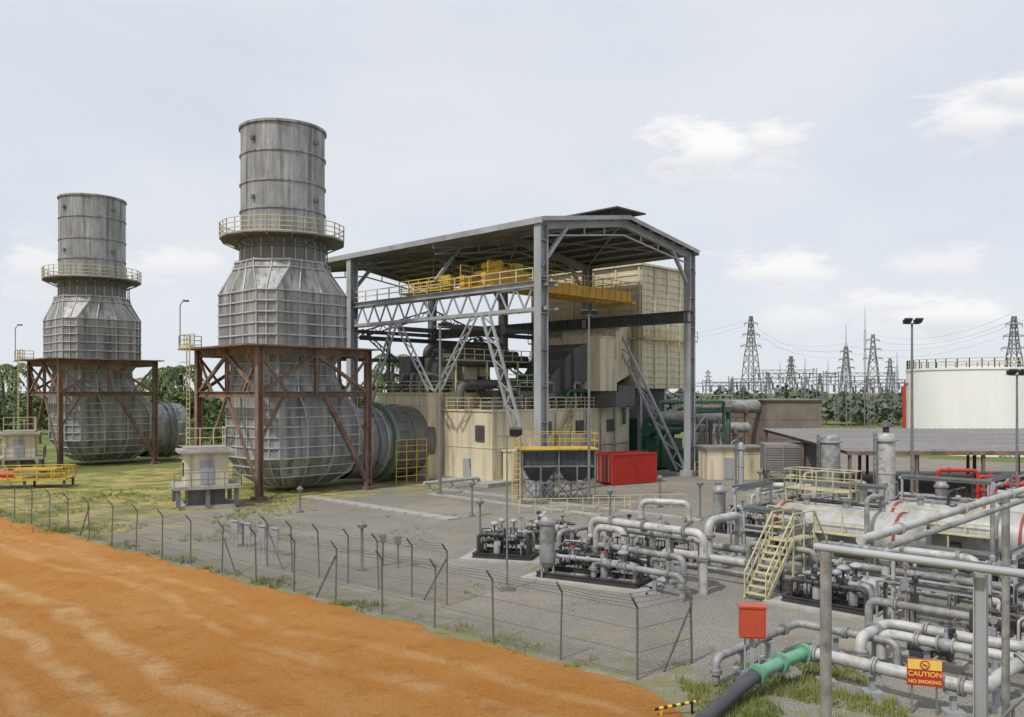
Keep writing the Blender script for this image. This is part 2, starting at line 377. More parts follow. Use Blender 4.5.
# ------------------------------------------------------------ exhaust towers (chamfered box sections)
NS=40
def sec(x0,x1,y0,y1,k,z,off=0):
    cx,cy=(x0+x1)/2,(y0+y1)/2; a,b=(x1-x0)/2+off,(y1-y0)/2+off; kk=k*min((x1-x0)/2,(y1-y0)/2)
    cs=[(a,-b+kk),(a,b-kk),(a-kk,b),(-a+kk,b),(-a,b-kk),(-a,-b+kk),(-a+kk,-b),(a-kk,-b)]
    o=[]
    for i in range(8):
        p=cs[i]; q=cs[(i+1)%8]; n=6 if i%2==0 else 4
        for j in range(n): o.append(Vector((cx+p[0]+(q[0]-p[0])*j/n,cy+p[1]+(q[1]-p[1])*j/n,z)))
    return o
def loft(mb,secs,cap=False,m=0):
    n=NS; vs=[p for s_ in secs for p in s_]; fs=[]
    for j in range(len(secs)-1):
        for i in range(n): fs.append((j*n+i,j*n+(i+1)%n,(j+1)*n+(i+1)%n,(j+1)*n+i))
    if cap: fs.append(tuple(reversed(range(n))))
    mb.add(vs,fs,m)
def interp(tab,z):
    for a,b in zip(tab[:-1],tab[1:]):
        if a[-1]<=z<=b[-1] or b[-1]<=z<=a[-1]:
            t=(z-a[-1])/(b[-1]-a[-1]); return [a[i]+(b[i]-a[i])*t for i in range(6)]
def shell(mb,tab,ringz,nv,ro=.12,cap=False,rw=.08):
    loft(mb,[sec(*r[:5],r[5]) for r in tab],cap)
    for z in ringz:
        r=interp(tab,z)
        if r: loft(mb,[sec(*r[:5],z-.05,-.02),sec(*r[:5],z-.05,ro),sec(*r[:5],z+.05,ro),sec(*r[:5],z+.05,-.02)],m=1)
    for k in range(0,NS,nv):
        pts=[sec(*r[:5],r[5],.03)[k] for r in tab]
        for a,b in zip(pts[:-1],pts[1:]): mb.beam(a,b,rw,.14,m=1)
def tower(loc,label,ductlen):
    t=T('exhaust_tower',label,'exhaust stack',loc,ANG,group='exhaust towers of the plant')
    m=MB(); r=3.55; tp=31.2
    prof=[(r,21.6)]
    for z in (23.9,26.2,28.7): prof+= [(r,z-.08),(r+.1,z-.08),(r+.1,z+.08),(r,z+.08)]
    prof+=[(r,tp-.2),(r+.16,tp-.2),(r+.16,tp),(r-.02,tp),(r-.08,tp),(r-.08,22)]
    m.lathe(prof,48)
    for k in range(12):
        a=k*math.pi/6+.2; m.beam((math.cos(a)*(r+.01),math.sin(a)*(r+.01),21.6),(math.cos(a)*(r+.01),math.sin(a)*(r+.01),tp-.3),.05,m=1)
    P(m,'chimney_barrel',t,['tower','rib'])
    m=MB()
    for k in range(4):
        a=k*math.pi/2+.3
        for z in (24.8,29.7): m.cut(); m.box((math.cos(a)*(r+.12),math.sin(a)*(r+.12),z),(.3,.3,.3),a)
    P(m,'lifting_lug',t,'towerdark')
    m=MB(); m.lathe([(3.55,21.6),(3.55,20.9),(3.75,20.85),(3.75,20.7),(3.55,20.65),(3.6,19.6)],48)
    for k in range(24):
        a=k*math.pi/12; m.beam((math.cos(a)*3.62,math.sin(a)*3.62,19.6),(math.cos(a)*3.58,math.sin(a)*3.58,21.3),.08,m=1)
    P(m,'neck',t,['towerdark','rib'])
    m=MB()
    shell(m,[(-3.62,3.62,-3.62,3.62,.586,19.65),(-3.75,3.75,-3.75,3.75,.56,18.9),(-4.3,4.3,-4.3,4.3,.27,16.9)],[19.5,18.9],2)
    P(m,'transition_duct',t,['tower','rib'],smooth=False)
    m=MB()
    shell(m,[(-4.3,4.3,-4.3,4.3,.27,16.9),(-4.3,4.3,-4.3,4.3,.27,12.2)],[16.85,15.95,15.05,14.15,13.2,12.25],2,ro=.14)
    P(m,'silencer_box',t,['tower','rib'],smooth=False)
    m=MB()
    shell(m,[(-4.3,4.3,-4.3,4.3,.27,12.2),(-3.5,3.5,-3.5,3.5,.28,10.9),(-3.5,3.6,-3.5,3.5,.28,9.9),(-3.85,4.2,-3.85,3.85,.28,8.4),(-3.85,5.6,-3.85,3.85,.30,7.2),(-3.85,6.4,-3.85,3.85,.32,5.8),(-3.85,6.4,-3.85,3.85,.32,3.0),(-3.0,5.6,-3.1,3.1,.34,1.5),(-1.6,4.2,-1.8,1.8,.34,.5)],
      [10.9,9.9,9.15,8.4,7.2,6.4,5.6,4.75,3.9,3.0,2.2,1.4],2,cap=True,rw=.12)
    P(m,'elbow_duct',t,['tower','rib'],smooth=False)
    m=MB(); n=16
    m.lathe([(3.6,21.5),(5.3,21.5),(5.3,21.62),(3.6,21.62)],n)
    for k in range(n):
        a=2*math.pi*k/n; m.beam((math.cos(a)*3.7,math.sin(a)*3.7,20.75),(math.cos(a)*5.25,math.sin(a)*5.25,21.45),.1)
    ring=[(math.cos(2*math.pi*k/n)*5.27,math.sin(2*math.pi*k/n)*5.27,21.62) for k in range(n)]
    P(m,'walkway',t,'towerdark')
    m=MB(); m.rail(ring,1.25,1.05,.032,closed=True,mids=3)
    for k in range(n):
        a=Vector(ring[k]); b=Vector(ring[(k+1)%n]); m.beam(a+Vector((0,0,.02)),b+Vector((0,0,.02)),.04,.16)
    P(m,'railing',t,'rail')
    a=5.2; m=MB(); cs=[(-a,-a),(a,-a),(a,a),(-a,a)]
    for x,y in cs:
        m.ibeam((x,y,0),(x,y,12.1),.5,.5,.07,side=(1,0,0)); m.box((x,y,.15),(1,1,.3))
    for i in range(4):
        (x0,y0),(x1,y1)=cs[i],cs[(i+1)%4]; mx_,my_=(x0+x1)/2,(y0+y1)/2
        m.ibeam((x0,y0,11.8),(x1,y1,11.8),.4,.6)
        if not (x0==a and x1==a):
            m.ibeam((x0,y0,8.3),(x1,y1,8.3),.4,.5)
            m.beam((x0,y0,8.4),(mx_,my_,11.6),.26); m.beam((x1,y1,8.4),(mx_,my_,11.6),.26)
            m.ibeam((mx_,my_,8.3),(mx_,my_,12),.3,.3)
            m.beam((x0,y0,11.6),((x0+mx_)/2,(y0+my_)/2,8.4),.18); m.beam((x1,y1,11.6),((x1+mx_)/2,(y1+my_)/2,8.4),.18)
        if i==0:
            m.beam((mx_+.8,my_,8.2),(x1,y1,.6),.36); m.beam((x0,y0,4.5),(x0+2.2,y0,8.2),.2)
        if i==3:
            m.beam((x1,y1,.8),(mx_,my_,8.2),.2); m.beam((x0,y0,.8),(mx_,my_,8.2),.2)
    P(m,'support_frame',t,'rust')
    m=MB(); m.bb((-6.7,-6.0,12.12),(-4.32,6.0,12.24)); m.bb((-4.32,-6.0,12.12),(6.0,-4.6,12.24))
    P(m,'deck',t,'rust')
    m=MB(); m.rail([(-6.6,3.0,12.24),(-6.6,5.9,12.24),(-4.6,5.9,12.24)],1.15,1.0,.035,mids=3,toe=True)
    P(m,'railing',t,'rail')
    m=MB(); m.ladder((-6.9,3.5,0),13.2,.55,(0,1,0))
    for z in range(3,13): 
        for s_ in (-1,1): m.beam((-6.9,3.5+.3*s_,z),(-7.55,3.5+.2*s_,z),.04)
        m.beam((-7.55,3.2,z),(-7.55,3.8,z),.04)
    P(m,'ladder',t,'rail')
    m=MB(); m.ladder((3.95,-.6,16.9),4.4,.45,(0,1,0)); P(m,'ladder',t,'galv')
    m=MB(); m.tube([(-6.6,5.7,12.2),(-6.6,5.7,16.0),(-6.3,5.7,16.4)],.05); m.box((-6.1,5.7,16.4),(.5,.25,.15)); P(m,'lamp_post',t,'galv')
    m=MB(); L=ductlen
    m.lathe([(3.25,5.7),(3.3,8.0),(3.42,8.0),(3.42,8.2),(3.3,8.2),(3.3,L),(3.05,L),(3.05,L-.4),(0.02,L-.4)],40,(0,0,3.75),'x')
    for x in (8.8,): m.lathe([(3.28,x),(3.5,x),(3.5,x+.12),(3.28,x+.12)],40,(0,0,3.75),'x',m=1)
    P(m,'inlet_duct',t,['tower','rib'])
    return t
TL=A0+U*(-12.7)+V*18.8
t1=tower(TL,'tall weathered grey steel exhaust stack in brown frame, joined to turbine',9.5)
t2=tower(Vector((-49.6,100.5,0)),'weathered grey steel exhaust stack in brown frame with open duct end',10.4)
t=T('turbine_diffuser','grey turbine diffuser casing with pale green flange ring','turbine casing',A0+U*(-3.0)+V*18.8,ANG)
m=MB(); m.lathe([(3.3,.05),(3.4,.1),(3.45,2.2),(3.6,2.25),(3.6,2.5),(3.4,2.5),(3.3,5.0),(0,5.0)],40,(0,0,3.75),'x')
for k in range(20):
    a=k*math.pi/10; m.beam((.4,3.44*math.cos(a),3.75+3.44*math.sin(a)),(2.2,3.48*math.cos(a),3.75+3.48*math.sin(a)),.12)
P(m,'casing',t,'towerdark')
m=MB(); m.lathe([(3.3,-.2),(3.8,-.2),(3.8,.2),(3.3,.2),(3.3,-.2)],40,(0,0,3.75),'x'); P(m,'flange',t,'ring')
m=MB(); m.rail([(-.6,-4.2,0),(3,-4.2,0)],3,1.2,.035,mids=4); m.rail([(-.6,-4.2,3),(3,-4.2,3)],1.1,1.2,.035); P(m,'access_platform',t,'yellow')
# ------------------------------------------------------------ crane shelter
sh=T('crane_shelter','tall open steel shelter with shallow pitched roof over turbine hall','industrial shelter',A0,ANG)
Wd=22.3; L=40; EH=22.3; OV=.55
for s_ in (0,13.3,26.6,40):
    for x in (0,Wd):
        if x==0 and s_==13.3: continue
        m=MB(); m.ibeam((x,s_,0),(x,s_,EH),.75,.95,.09,side=(1,0,0)); m.box((x,s_,.3),(1.4,1.4,.6))
        for z in range(3,22,3): m.box((x,s_,z),(.9,.7,.06))
        P(m,'column',sh,'steel')
    m=MB(); rz=24.0
    for sg in (0,1):
        x0=-.4 if sg==0 else Wd+.4
        m.ibeam((x0,s_,EH-.08),(Wd/2,s_,rz),.35,.7)
        xk=0 if sg==0 else Wd; d=1 if sg==0 else -1
        m.beam((xk,s_,EH-3.4),(xk+3.2*d,s_,EH+.2),.3)
        m.beam((xk,s_,EH-.9),(Wd/2,s_,EH+.6),.14)
        for q in (.25,.5,.75):
            xx=xk+(Wd/2)*q*d; m.beam((xx,s_,EH-.9+1.5*q),(xx,s_,EH+1.6*q),.1)
    P(m,'rafter',sh,'steel')
def roofpt(x,s_,dz=0):
    h=EH+.35+(24.45-EH-.35)*(1-abs(x-Wd/2)/(Wd/2+OV)); return (x,s_,h+dz)
for x0,x1 in ((-OV,Wd/2-.8),(Wd/2+.8,Wd+OV)):
    m=MB(); n=80; vs=[];fs=[]
    for i in range(n+1):
        s_=-.7+(L+1.4)*i/n; dz=.05*(i%2)
        vs+= [roofpt(x0,s_,dz),roofpt(x1,s_,dz),roofpt(x0,s_,dz+.06),roofpt(x1,s_,dz+.06)]
    for i in range(n):
        a=i*4;b=a+4; fs+= [(a,a+1,b+1,b),(a+2,b+2,b+3,a+3),(a,b,b+2,a+2),(a+1,a+3,b+3,b+1)]
    m.add(vs,fs); P(m,'roof_slope',sh,'roofm',smooth=False)
m=MB(); m.bb((Wd/2-2.2,-1.0,24.95),(Wd/2+2.2,L+1,25.08)); 
for s_ in range(0,41,4):
    for x in (-1.6,1.6): m.beam((Wd/2+x,s_,24.2),(Wd/2+x,s_,24.95),.12)
P(m,'ridge_ventilator',sh,'steeldark')
m=MB()
for k in range(13):
    m.cut(); x=-.3+ (Wd+.6)*k/12; p=roofpt(x,-.6,-.14); q=roofpt(x,L+.6,-.14); m.beam(p,q,.12,.2)
P(m,'purlin',sh,'steel')
m=MB()
for s_ in (0,13.3,26.6):
    for xa,xb in ((0,Wd/2),(Wd/2,Wd)):
        m.cut(); m.beam(roofpt(xa,s_,-.3),roofpt(xb,s_+13.3,-.3),.1); m.beam(roofpt(xb,s_,-.3),roofpt(xa,s_+13.3,-.3),.1)
P(m,'roof_bracing',sh,'steel')
m=MB()
for x in (-OV-.06,Wd+OV+.06): m.cut(); m.beam((x,-.7,EH+.25),(x,L+.7,EH+.25),.12,.5)
for x0,x1 in ((-OV,Wd/2),(Wd/2,Wd+OV)): m.cut(); m.beam(Vector(roofpt(x0,-.77,-.02)),Vector(roofpt(x1,-.77,-.02)),.1,.36)
P(m,'fascia',sh,'steel')
m=MB(); n=20
m.ibeam((0.1,-.6,17.5),(0.1,L,17.5),.5,.5); m.beam((0.1,-.6,15.4),(0.1,L,15.4),.3)
for i in range(n):
    a=L*i/n;b=L*(i+1)/n
    m.beam((.1,a,15.5),(.1,(a+b)/2,17.3),.13); m.beam((.1,(a+b)/2,17.3),(.1,b,15.5),.13)
m.ibeam((1.4,-.6,17.5),(1.4,L,17.5),.3,.4); m.beam((1.4,-.6,15.4),(1.4,L,15.4),.2)
for i in range(n): m.beam((.1,L*i/n,15.4),(1.4,L*(i+1)/n,15.4),.1)
P(m,'runway_truss',sh,'steel')
m=MB(); m.ibeam((Wd-.3,-.6,16.1),(Wd-.3,L,16.1),.6,1.2,.12)
for i in range(28): m.box((Wd-.62,i*L/28,16.1),(.28,.06,.95))
P(m,'runway_girder',sh,'steeldark')
m=MB(); m.rail([(.1,1,17.75),(.1,L,17.75)],1.1,2,.045,mids=2); P(m,'railing',sh,'rail')
m=MB()
for a in (((0,.9,.5),(0,6.6,15.3),1.0,.2),((0,13,8.5),(0,8,15.3),.8,.14),((0,38.5,2.5),(0,31,15.3),1.0,.2),((0,25.8,3),(0,19.5,15.3),.8,.16),
          ((Wd,.9,.5),(Wd,9.5,15.4),1.1,.22),((Wd,12.6,8),(Wd,10,15.4),.8,.16),((Wd,38.5,2.5),(Wd,31,15.4),1.0,.2),((Wd,25.5,3),(Wd,20,15.4),.8,.16),((Wd,14,3),(Wd,19,15.4),.8,.14),((Wd,27.2,3),(Wd,31,15.4),.8,.14),((0,14,8.6),(0,19,15.3),.8,.14)):
    m.cut(); m.laced(a[0],a[1],a[2],(0,1,0),a[3])
P(m,'laced_brace',sh,'steel')
m=MB()
for a in (((Wd,26.6,8.2),(Wd,40,8.2)),((0,40,16),(Wd,40,16)),((0,40,9),(Wd,40,9)),((0,40,12.5),(Wd,40,12.5)),((1,26.6,14.2),(Wd,26.6,14.2)),((7.5,40,0.5),(7.5,40,16)),((15,40,.5),(15,40,16)),((1,20,14.8),(Wd-1,20,14.8)),((1,14,14.8),(17,14,14.8))):
    m.cut(); m.beam(a[0],a[1],.3,.45)
P(m,'tie_beam',sh,'steeldark')
m=MB()
for a in (((1,40,9),(11,40,16)),((21,40,9),(11,40,16)),((1,26.6,14.5),(11,26.6,17.5)),((21,26.6,14.5),(11,26.6,17.5)),((1,20,9),(11,20,14.6)),((21,20,9),(11,20,14.6))): m.cut(); m.laced(a[0],a[1],.6,(0,0,1),.14)
P(m,'laced_brace',sh,'steeldark')
cr=T('overhead_crane','orange-yellow overhead travelling crane with trolley under shelter roof','crane',A0,ANG)
cs0=7.2
for s_ in (cs0,cs0+2.8):
    m=MB(); m.bb((.3,s_-.3,18.0),(Wd-.5,s_+.3,19.1))
    for k in range(20): m.box((1.2+k*1.05,s_-.33,18.55),(.07,.06,1.0))
    P(m,'bridge_girder',cr,'orange')
for x in (.7,Wd-.9):
    m=MB(); m.bb((x-.4,cs0-1,17.75),(x+.4,cs0+3.8,18.0)); P(m,'end_carriage',cr,'orange')
m=MB(); m.bb((2.0,cs0-.2,19.15),(6.0,cs0+3,19.6)); m.cyl((2.8,cs0+.3,20.1),(2.8,cs0+2.5,20.1),.42); m.box((5,cs0+.6,20.0),(1,.9,.8)); m.box((5,cs0+2.2,19.9),(.8,.7,.7)); P(m,'trolley',cr,'yellow')
m=MB(); m.rail([(.5,cs0-.4,19.1),(Wd-1,cs0-.4,19.1)],1.0,1.5,.035); m.cut(); m.rail([(.5,cs0+3.2,19.1),(Wd-1,cs0+3.2,19.1)],1.0,1.5,.035); P(m,'railing',cr,'yellow')
m=MB(); m.bb((.2,11.5,18.0),(1.7,19,18.15)); m.rail([(.2,11.5,18.15),(.2,19,18.15)],1.1,1.4,.045,mids=3); m.rail([(1.7,11.5,18.15),(1.7,19,18.15)],1.1,1.4,.045,mids=3); m.box((.9,12.6,18.8),(.9,1.2,.9))
P(m,'service_gangway',cr,'yellow')
m=MB(); m.cyl((3.8,cs0+1.4,14.5),(3.8,cs0+1.4,19.2),.04); m.cyl((4.2,cs0+1.4,14.5),(4.2,cs0+1.4,19.2),.04); m.box((4,cs0+1.4,14.3),(.6,.4,.8)); m.tube([(4,cs0+1.4,14),(4,cs0+1.4,13.5),(4.3,cs0+1.4,13.2),(3.9,cs0+1.4,13.0)],.09); P(m,'hook_block',cr,'steeldark')
# ------------------------------------------------------------ turbine hall blocks
def panelbox(mb,a,b,px=2.2,pz=2.4,t=.05):
    mb.bb(a,b)
    z=a[2]+pz
    while z<b[2]-.3:
        mb.bb((a[0]-t,a[1]-t,z-.04),(b[0]+t,b[1]+t,z+.04)); z+=pz
    x=a[0]+px
    while x<b[0]-.3:
        mb.bb((x-.05,a[1]-t*.8,a[2]),(x+.05,b[1]+t*.8,b[2]-.1)); x+=px
    y=a[1]+px
    while y<b[1]-.3:
        mb.bb((a[0]-t*.8,y-.05,a[2]),(b[0]+t*.8,y+.05,b[2]-.1)); y+=px
    mb.bb((a[0]-.12,a[1]-.12,b[2]-.02),(b[0]+.12,b[1]+.12,b[2]+.14))
te=T('turbine_enclosure','cream panelled turbine enclosure with rooftop ducts and railings','turbine building',A0,ANG)
m=MB(); panelbox(m,(1.2,15.8,0),(11,24.5,8.3)); P(m,'wall',te,'cream')
m=MB(); panelbox(m,(3,8.8,0),(24,15.5,6.7),2.6,3.3); P(m,'wall',te,'cream')
m=MB(); panelbox(m,(11.3,15.8,0),(23,24,7.4)); P(m,'wall',te,'cream')
m=MB(); panelbox(m,(4.2,7.2,0),(8.6,8.6,3.0),1.2,3); P(m,'annex_wall',te,'cream')
m=MB()
m.bb((2.9,11.7,.1),(2.96,12.7,2.2)); m.cut(); m.bb((5.4,7.05,.1),(6.3,7.13,2.1)); m.cut(); m.bb((17,8.7,.1),(18.1,8.74,2.2)); m.cut(); m.bb((12,8.7,.1),(13,8.74,2.2)); P(m,'door',te,'steel')
m=MB()
for x in (10.5,15.5,20.6):
    m.cut()
    m.bb((x-.6,8.72,4.3),(x+.6,8.74,5.6))
    for k in range(7): m.box((x,8.68,4.4+k*.18),(1.2,.08,.1))
m.cut(); m.bb((2.9,9.8,3.9),(2.93,11.0,5.4))
for k in range(8): m.box((2.88,10.4,4.0+k*.18),(.08,1.2,.1))
P(m,'vent_louvre',te,'duct')
m=MB(); m.rail([(3.1,15.3,6.84),(3.1,8.9,6.84),(23.9,8.9,6.84),(23.9,15,6.84)],1.1,1.5,.04,mids=3); m.cut(); m.rail([(1.3,24.2,8.44),(1.3,15.9,8.44),(10.9,15.9,8.44)],1.1,1.5,.04,mids=3)
m.cut(); m.bb((7,10.8,9.0),(21,12.2,9.1)); m.rail([(7,10.8,9.1),(21,10.8,9.1)],1.1,1.4,.04,mids=2)
for x in (7.2,11,15,20.8): m.beam((x,10.9,6.8),(x,10.9,9),.12)
m.cut(); m.bb((3.5,14.6,11.6),(17,15.8,11.7)); m.rail([(3.5,14.6,11.7),(17,14.6,11.7)],1.1,1.4,.04,mids=2)
for x in (3.8,8,12.5,16.8): m.beam((x,14.7,6.8),(x,14.7,11.6),.16)
P(m,'railing',te,'rail')
m=MB()
for y in (7.9,8.6): m.beam((9.3,y,0),(14.2,y,6.8),.08,.2); m.beam((9.3,y,1.0),(14.2,y,7.8),.05); m.beam((9.3,y,.5),(14.2,y,7.3),.04)
for k in range(22): m.box((9.5+k*.214,8.25,.3+k*.297),(.22,.7,.04))
P(m,'stair',te,'rail')
random.seed(4)
m=MB()
for i in range(7):
    x=4.6+i*1.35; m.cut(); m.bb((x-.5,9.6,6.85),(x+.5,rr(11,13.5),rr(7.5,8.6)))
m.cut(); m.tube([(4,14.4,6.8),(4,14.4,9.3),(14,14.4,9.3),(14,14.4,7)],.45,12)
for i in range(5): m.cut(); m.cyl((13.2+i*1.4,10.4,6.8),(13.2+i*1.4,10.4,8.2),.35,n=10)
m.cut(); m.bb((2.2,17,8.45),(9.5,22.5,9.4)); m.cut(); m.bb((2.5,18,9.4),(6,21,10.2))
for i in range(9): m.cut(); x=rr(4,22); y=rr(9.6,15); m.bb((x,y,6.85),(x+rr(.5,1.6),y+rr(.4,1),rr(7.4,8.9)))
for i in range(10): m.cut(); x=rr(2,15); y=rr(16,22); z=rr(9,12.5); m.bb((x,y,8.4),(x+rr(.8,2.4),y+rr(.8,2.2),z))
for i in range(4): m.cut(); y=17+i*1.6; m.tube([(3+i,y,9),(3+i,y,11.5+i*.6),(18,y,11.5+i*.6)],.4,12)
P(m,'roof_duct',te,'duct')
m=MB()
for i in range(14): m.cut(); x=rr(3.6,20); z=rr(7.8,9.6); m.tube([(x,rr(9.4,10),6.9),(x,9.8,z),(x+rr(1,3),9.9,z),(x+3,10.5,6.9)],rr(.07,.16),8)
for i in range(6): m.cut(); y=rr(16.5,23.5); m.tube([(1.6,y,8.4),(1.6,y,rr(9.2,10.5)),(6,y,9.6),(6,y,8.4)],.15,8)
P(m,'small_pipe',te,'pipe')
m=MB()
for i in range(4): m.cut(); m.bb((11.5+i*2.2,12.3,6.85),(13.1+i*2.2,13.9,8.6))
for i in range(4): m.cut(); x=rr(4,12); m.bb((x,18,9.5),(x+rr(1,2),20,rr(10.5,13)))
P(m,'roof_unit',te,'cream2')
m=MB(); m.tube([(14.5,9.6,7.1),(14.5,9.6,8.6),(22.6,9.6,8.6),(22.6,8.4,8.6),(22.6,8.4,5)],.2,8); m.cut(); m.tube([(15.5,10.3,7.1),(15.5,10.3,9.8),(27,10.3,9.8)],.24,8); m.cut(); m.bb((12,12.6,9.2),(16,14.5,10.4)); P(m,'green_pipework',te,'green')
m=MB(); m.bb((.6,6.9,0),(24.6,25,.35)); P(m,'plinth',te,'concrete')
m=MB()
for k in range(6): m.cut(); m.bb((9.0+k*2.4,8.45,.4),(9.12+k*2.4,8.57,6.7))
m.cut(); m.tube([(14.5,8.3,3.0),(23,8.3,3.0)],.09)
P(m,'conduit',te,'pipe')
random.seed(12)
for i in range(10):
    a=rr(3,21); b=rr(3.0,6.4); t=T('auxiliary_cabinet','grey auxiliary cabinet with pipes beside turbine enclosure','cabinet',A0+U*a+V*b,ANG,group='auxiliary cabinets')
    m=MB(); h=rr(1.0,2.4); wv=rr(.6,1.5); m.bb((-wv/2,-.4,.15),(wv/2,.4,h)); m.bb((-wv/2-.05,-.45,h),(wv/2+.05,.45,h+.06)); m.bb((-wv/2+.08,-.43,.3),(wv/2-.08,-.4,h-.15)); P(m,'cabinet_body',t,random.choice(['steel','cream2','towerdark','brown','green']))
    m=MB(); m.bb((-wv/2-.2,-.6,0),(wv/2+.2,.6,.15)); P(m,'plinth',t,'concrete')
    m=MB(); m.tube([(wv/2+.15,0,.1),(wv/2+.15,0,h+.4),(wv/2+.15,1.5,h+.4)],.06,8); P(m,'conduit',t,'pipe')
fh=T('air_filter_house','tall cream louvred air intake filter house on steel legs','air intake building',A0+V*2,ANG)
m=MB(); m.bb((25,6,9.0),(35,22,22.3)); 
z=9.4
while z<22.2:
    m.bb((24.80,5.80,z),(35.2,22.2,z+.22)); z+=.75
for x in (25,27.5,30,32.5,35): m.bb((x-.12,5.7,8.9),(x+.12,22.3,22.4))
for y in (6,9.2,12.4,15.6,18.8,22): m.bb((24.7,y-.12,8.9),(35.3,y+.12,22.4))
P(m,'wall',fh,'cream2')
m=MB(); m.bb((24.5,5.5,22.42),(35.5,22.5,22.65)); P(m,'roof',fh,'cream')
for z in (14.3,):
    m=MB(); m.bb((24,5,z),(24.7,22,z+.15)); m.bb((24,5,z),(35,5.7,z+.148)); m.rail([(24,22,z+.15),(24,5,z+.15),(35,5,z+.15)],1.1,1.5,.035); P(m,'gallery',fh,'rail')
m=MB()
for x in (25.3,30,34.7):
    for y in (6.3,12,21.7): m.cut(); m.ibeam((x,y,0),(x,y,9.0),.4,.4)
P(m,'leg',fh,'steel')
m=MB(); m.laced((25.3,6.3,.5),(34.7,6.3,8.8),.6,(0,0,1),.14); m.cut(); m.laced((34.7,6.3,.5),(25.3,6.3,8.8),.6,(0,0,1),.14); P(m,'laced_brace',fh,'steel')
def prism(mb,secs):
    vs=[p for s_ in secs for p in s_]; fs=[(3,2,1,0)]
    for j in range(len(secs)-1):
        for i in range(4): fs.append((j*4+i,j*4+(i+1)%4,(j+1)*4+(i+1)%4,(j+1)*4+i))
    b=(len(secs)-1)*4; fs.append((b,b+1,b+2,b+3)); mb.add(vs,fs)
def q4(x,y0,y1,z0,z1): return [(x,y0,z0),(x,y1,z0),(x,y1,z1),(x,y0,z1)]
m=MB(); prism(m,[q4(24.6,7,17,10.5,17),q4(20.5,6.0,13.5,9.4,14.8)]); m.cut(); panelbox(m,(17.6,5.8,8.6),(20.48,13.2,14.2),1.4,1.8)
P(m,'inlet_transition',fh,'cream')
m=MB(); prism(m,[q4(17.54,7.5,13,9.6,13.6),q4(16,8,12.8,9.2,13.0),q4(12.6,8.6,12.6,7.4,9.6)])
for x,z0,z1 in ((16.9,9.6,13.4),(15.8,9.2,12.9),(14.4,8.6,11.8)): m.bb((x-.07,7.7,z0-.1),(x+.07,13.1,z1))
m.cut(); m.bb((18.2,4.2,6.9),(20.2,8.2,8.5)); m.cut(); m.bb((21,6,7),(24,13,9.2))
P(m,'sloping_duct',fh,'duct')
m=MB(); m.bb((27,9,3.5),(34,17,8.95)); P(m,'plenum',fh,'duct')
m=MB(); m.bb((25,3.2,.3),(29,5.4,3.4)); m.cut(); m.cyl((24,4.5,4.4),(30,4.5,4.4),.7,n=14); m.cut(); m.bb((26,7,.3),(33,8.8,5.5)); m.cut(); m.tube([(24.6,3.4,.5),(24.6,3.4,7.4),(31,3.4,7.4),(31,3.4,3)],.22,8); P(m,'green_machine',fh,'green')
def local(a,b,z=0): return A0+U*a+V*b+Vector((0,0,z))
t=T('lube_oil_module','green lube oil machinery with pipework beside filter house','machinery',local(22.8,-1.5),ANG)
m=MB(); 
m.bb((0,1.5,.3),(5,4.2,2.6)); m.cut(); m.tube([(1,2,2.5),(1,2,6.5),(8,2,6.5),(8,2,1)],.24,8); m.cut(); m.tube([(2,3.5,2.5),(2,3.5,5),(2,9,5)],.2,8); m.cut(); m.cyl((5.2,3,1.2),(8,3,1.2),.8)
m.cut(); m.tube([(0,1.4,7.5),(6,1.4,7.5),(6,1.4,3)],.18,8); P(m,'green_pipework',t,'green')
m=MB(); m.bb((-.5,.8,0),(9,5.5,.3)); P(m,'base',t,'concrete')
m=MB(); m.rail([(-.3,1,.3),(8.8,1,.3)],1.1,1.2,.05); m.cut(); m.bb((2,1.6,6.9),(8,5,7.05)); m.rail([(2,1.6,7.05),(8,1.6,7.05)],1.1,1.2,.05); P(m,'railed_deck',t,'rail')
m=MB()
for i in range(14): m.cut(); x=rr(0,8); y=rr(1.2,5.2); m.tube([(x,y,.3),(x,y,rr(2,6)),(x+rr(-2,2),y,rr(2,6))],rr(.06,.16),8)
P(m,'small_pipe',t,'pipe')
for i,(x,y,Ln,z,r_,mt_) in enumerate(((20.5,97,7,5.6,.75,'pipew'),(24,101,8,4.3,.6,'pipe'),(28,112,9,6.6,.9,'pipe'))):
    t=T('silencer_drum','grey horizontal silencer drum on steel saddles','vessel',(x,y,0),math.radians(-6),group='silencer drums')
    m=MB(); m.lathe([(0.01,-Ln/2-.35),(r_*.6,-Ln/2-.25),(r_,-Ln/2),(r_,Ln/2),(r_*.6,Ln/2+.25),(.01,Ln/2+.35)],16,(0,0,z),'x'); P(m,'shell',t,mt_)
    m=MB()
    for s_ in (-1,1):
        m.cut()
        for yy_ in (-.5,.5): m.beam((s_*Ln*.3,yy_,0),(s_*Ln*.3,yy_,z-r_*.8),.25)
        m.box((s_*Ln*.3,0,z-r_*.75),(.4,1.6,.5))
    P(m,'saddle',t,'rust')
def hutbox(name,label,cat,loc,rz,dx,dy,h,mt_,z0=0,roof='roofgrey'):
    t=T(name,label,cat,loc,rz); m=MB(); panelbox(m,(-dx/2,-dy/2,z0),(dx/2,dy/2,h),1.3,2.5,.04); P(m,'wall',t,mt_)
    m=MB(); m.bb((-dx/2-.3,-dy/2-.3,h+.14),(dx/2+.3,dy/2+.3,h+.3)); P(m,'roof',t,roof)
    m=MB(); m.bb((-dx*.2,-dy/2-.09,z0+.1),(-dx*.2+.9,-dy/2-.06,min(h-.3,z0+2.1))); P(m,'door',t,'steel')
    return t
hutbox('equipment_room','cream panelled equipment cabin on the gravel','cabin',(21.6,84,0),math.radians(4),5.6,3,2.9,'cream')
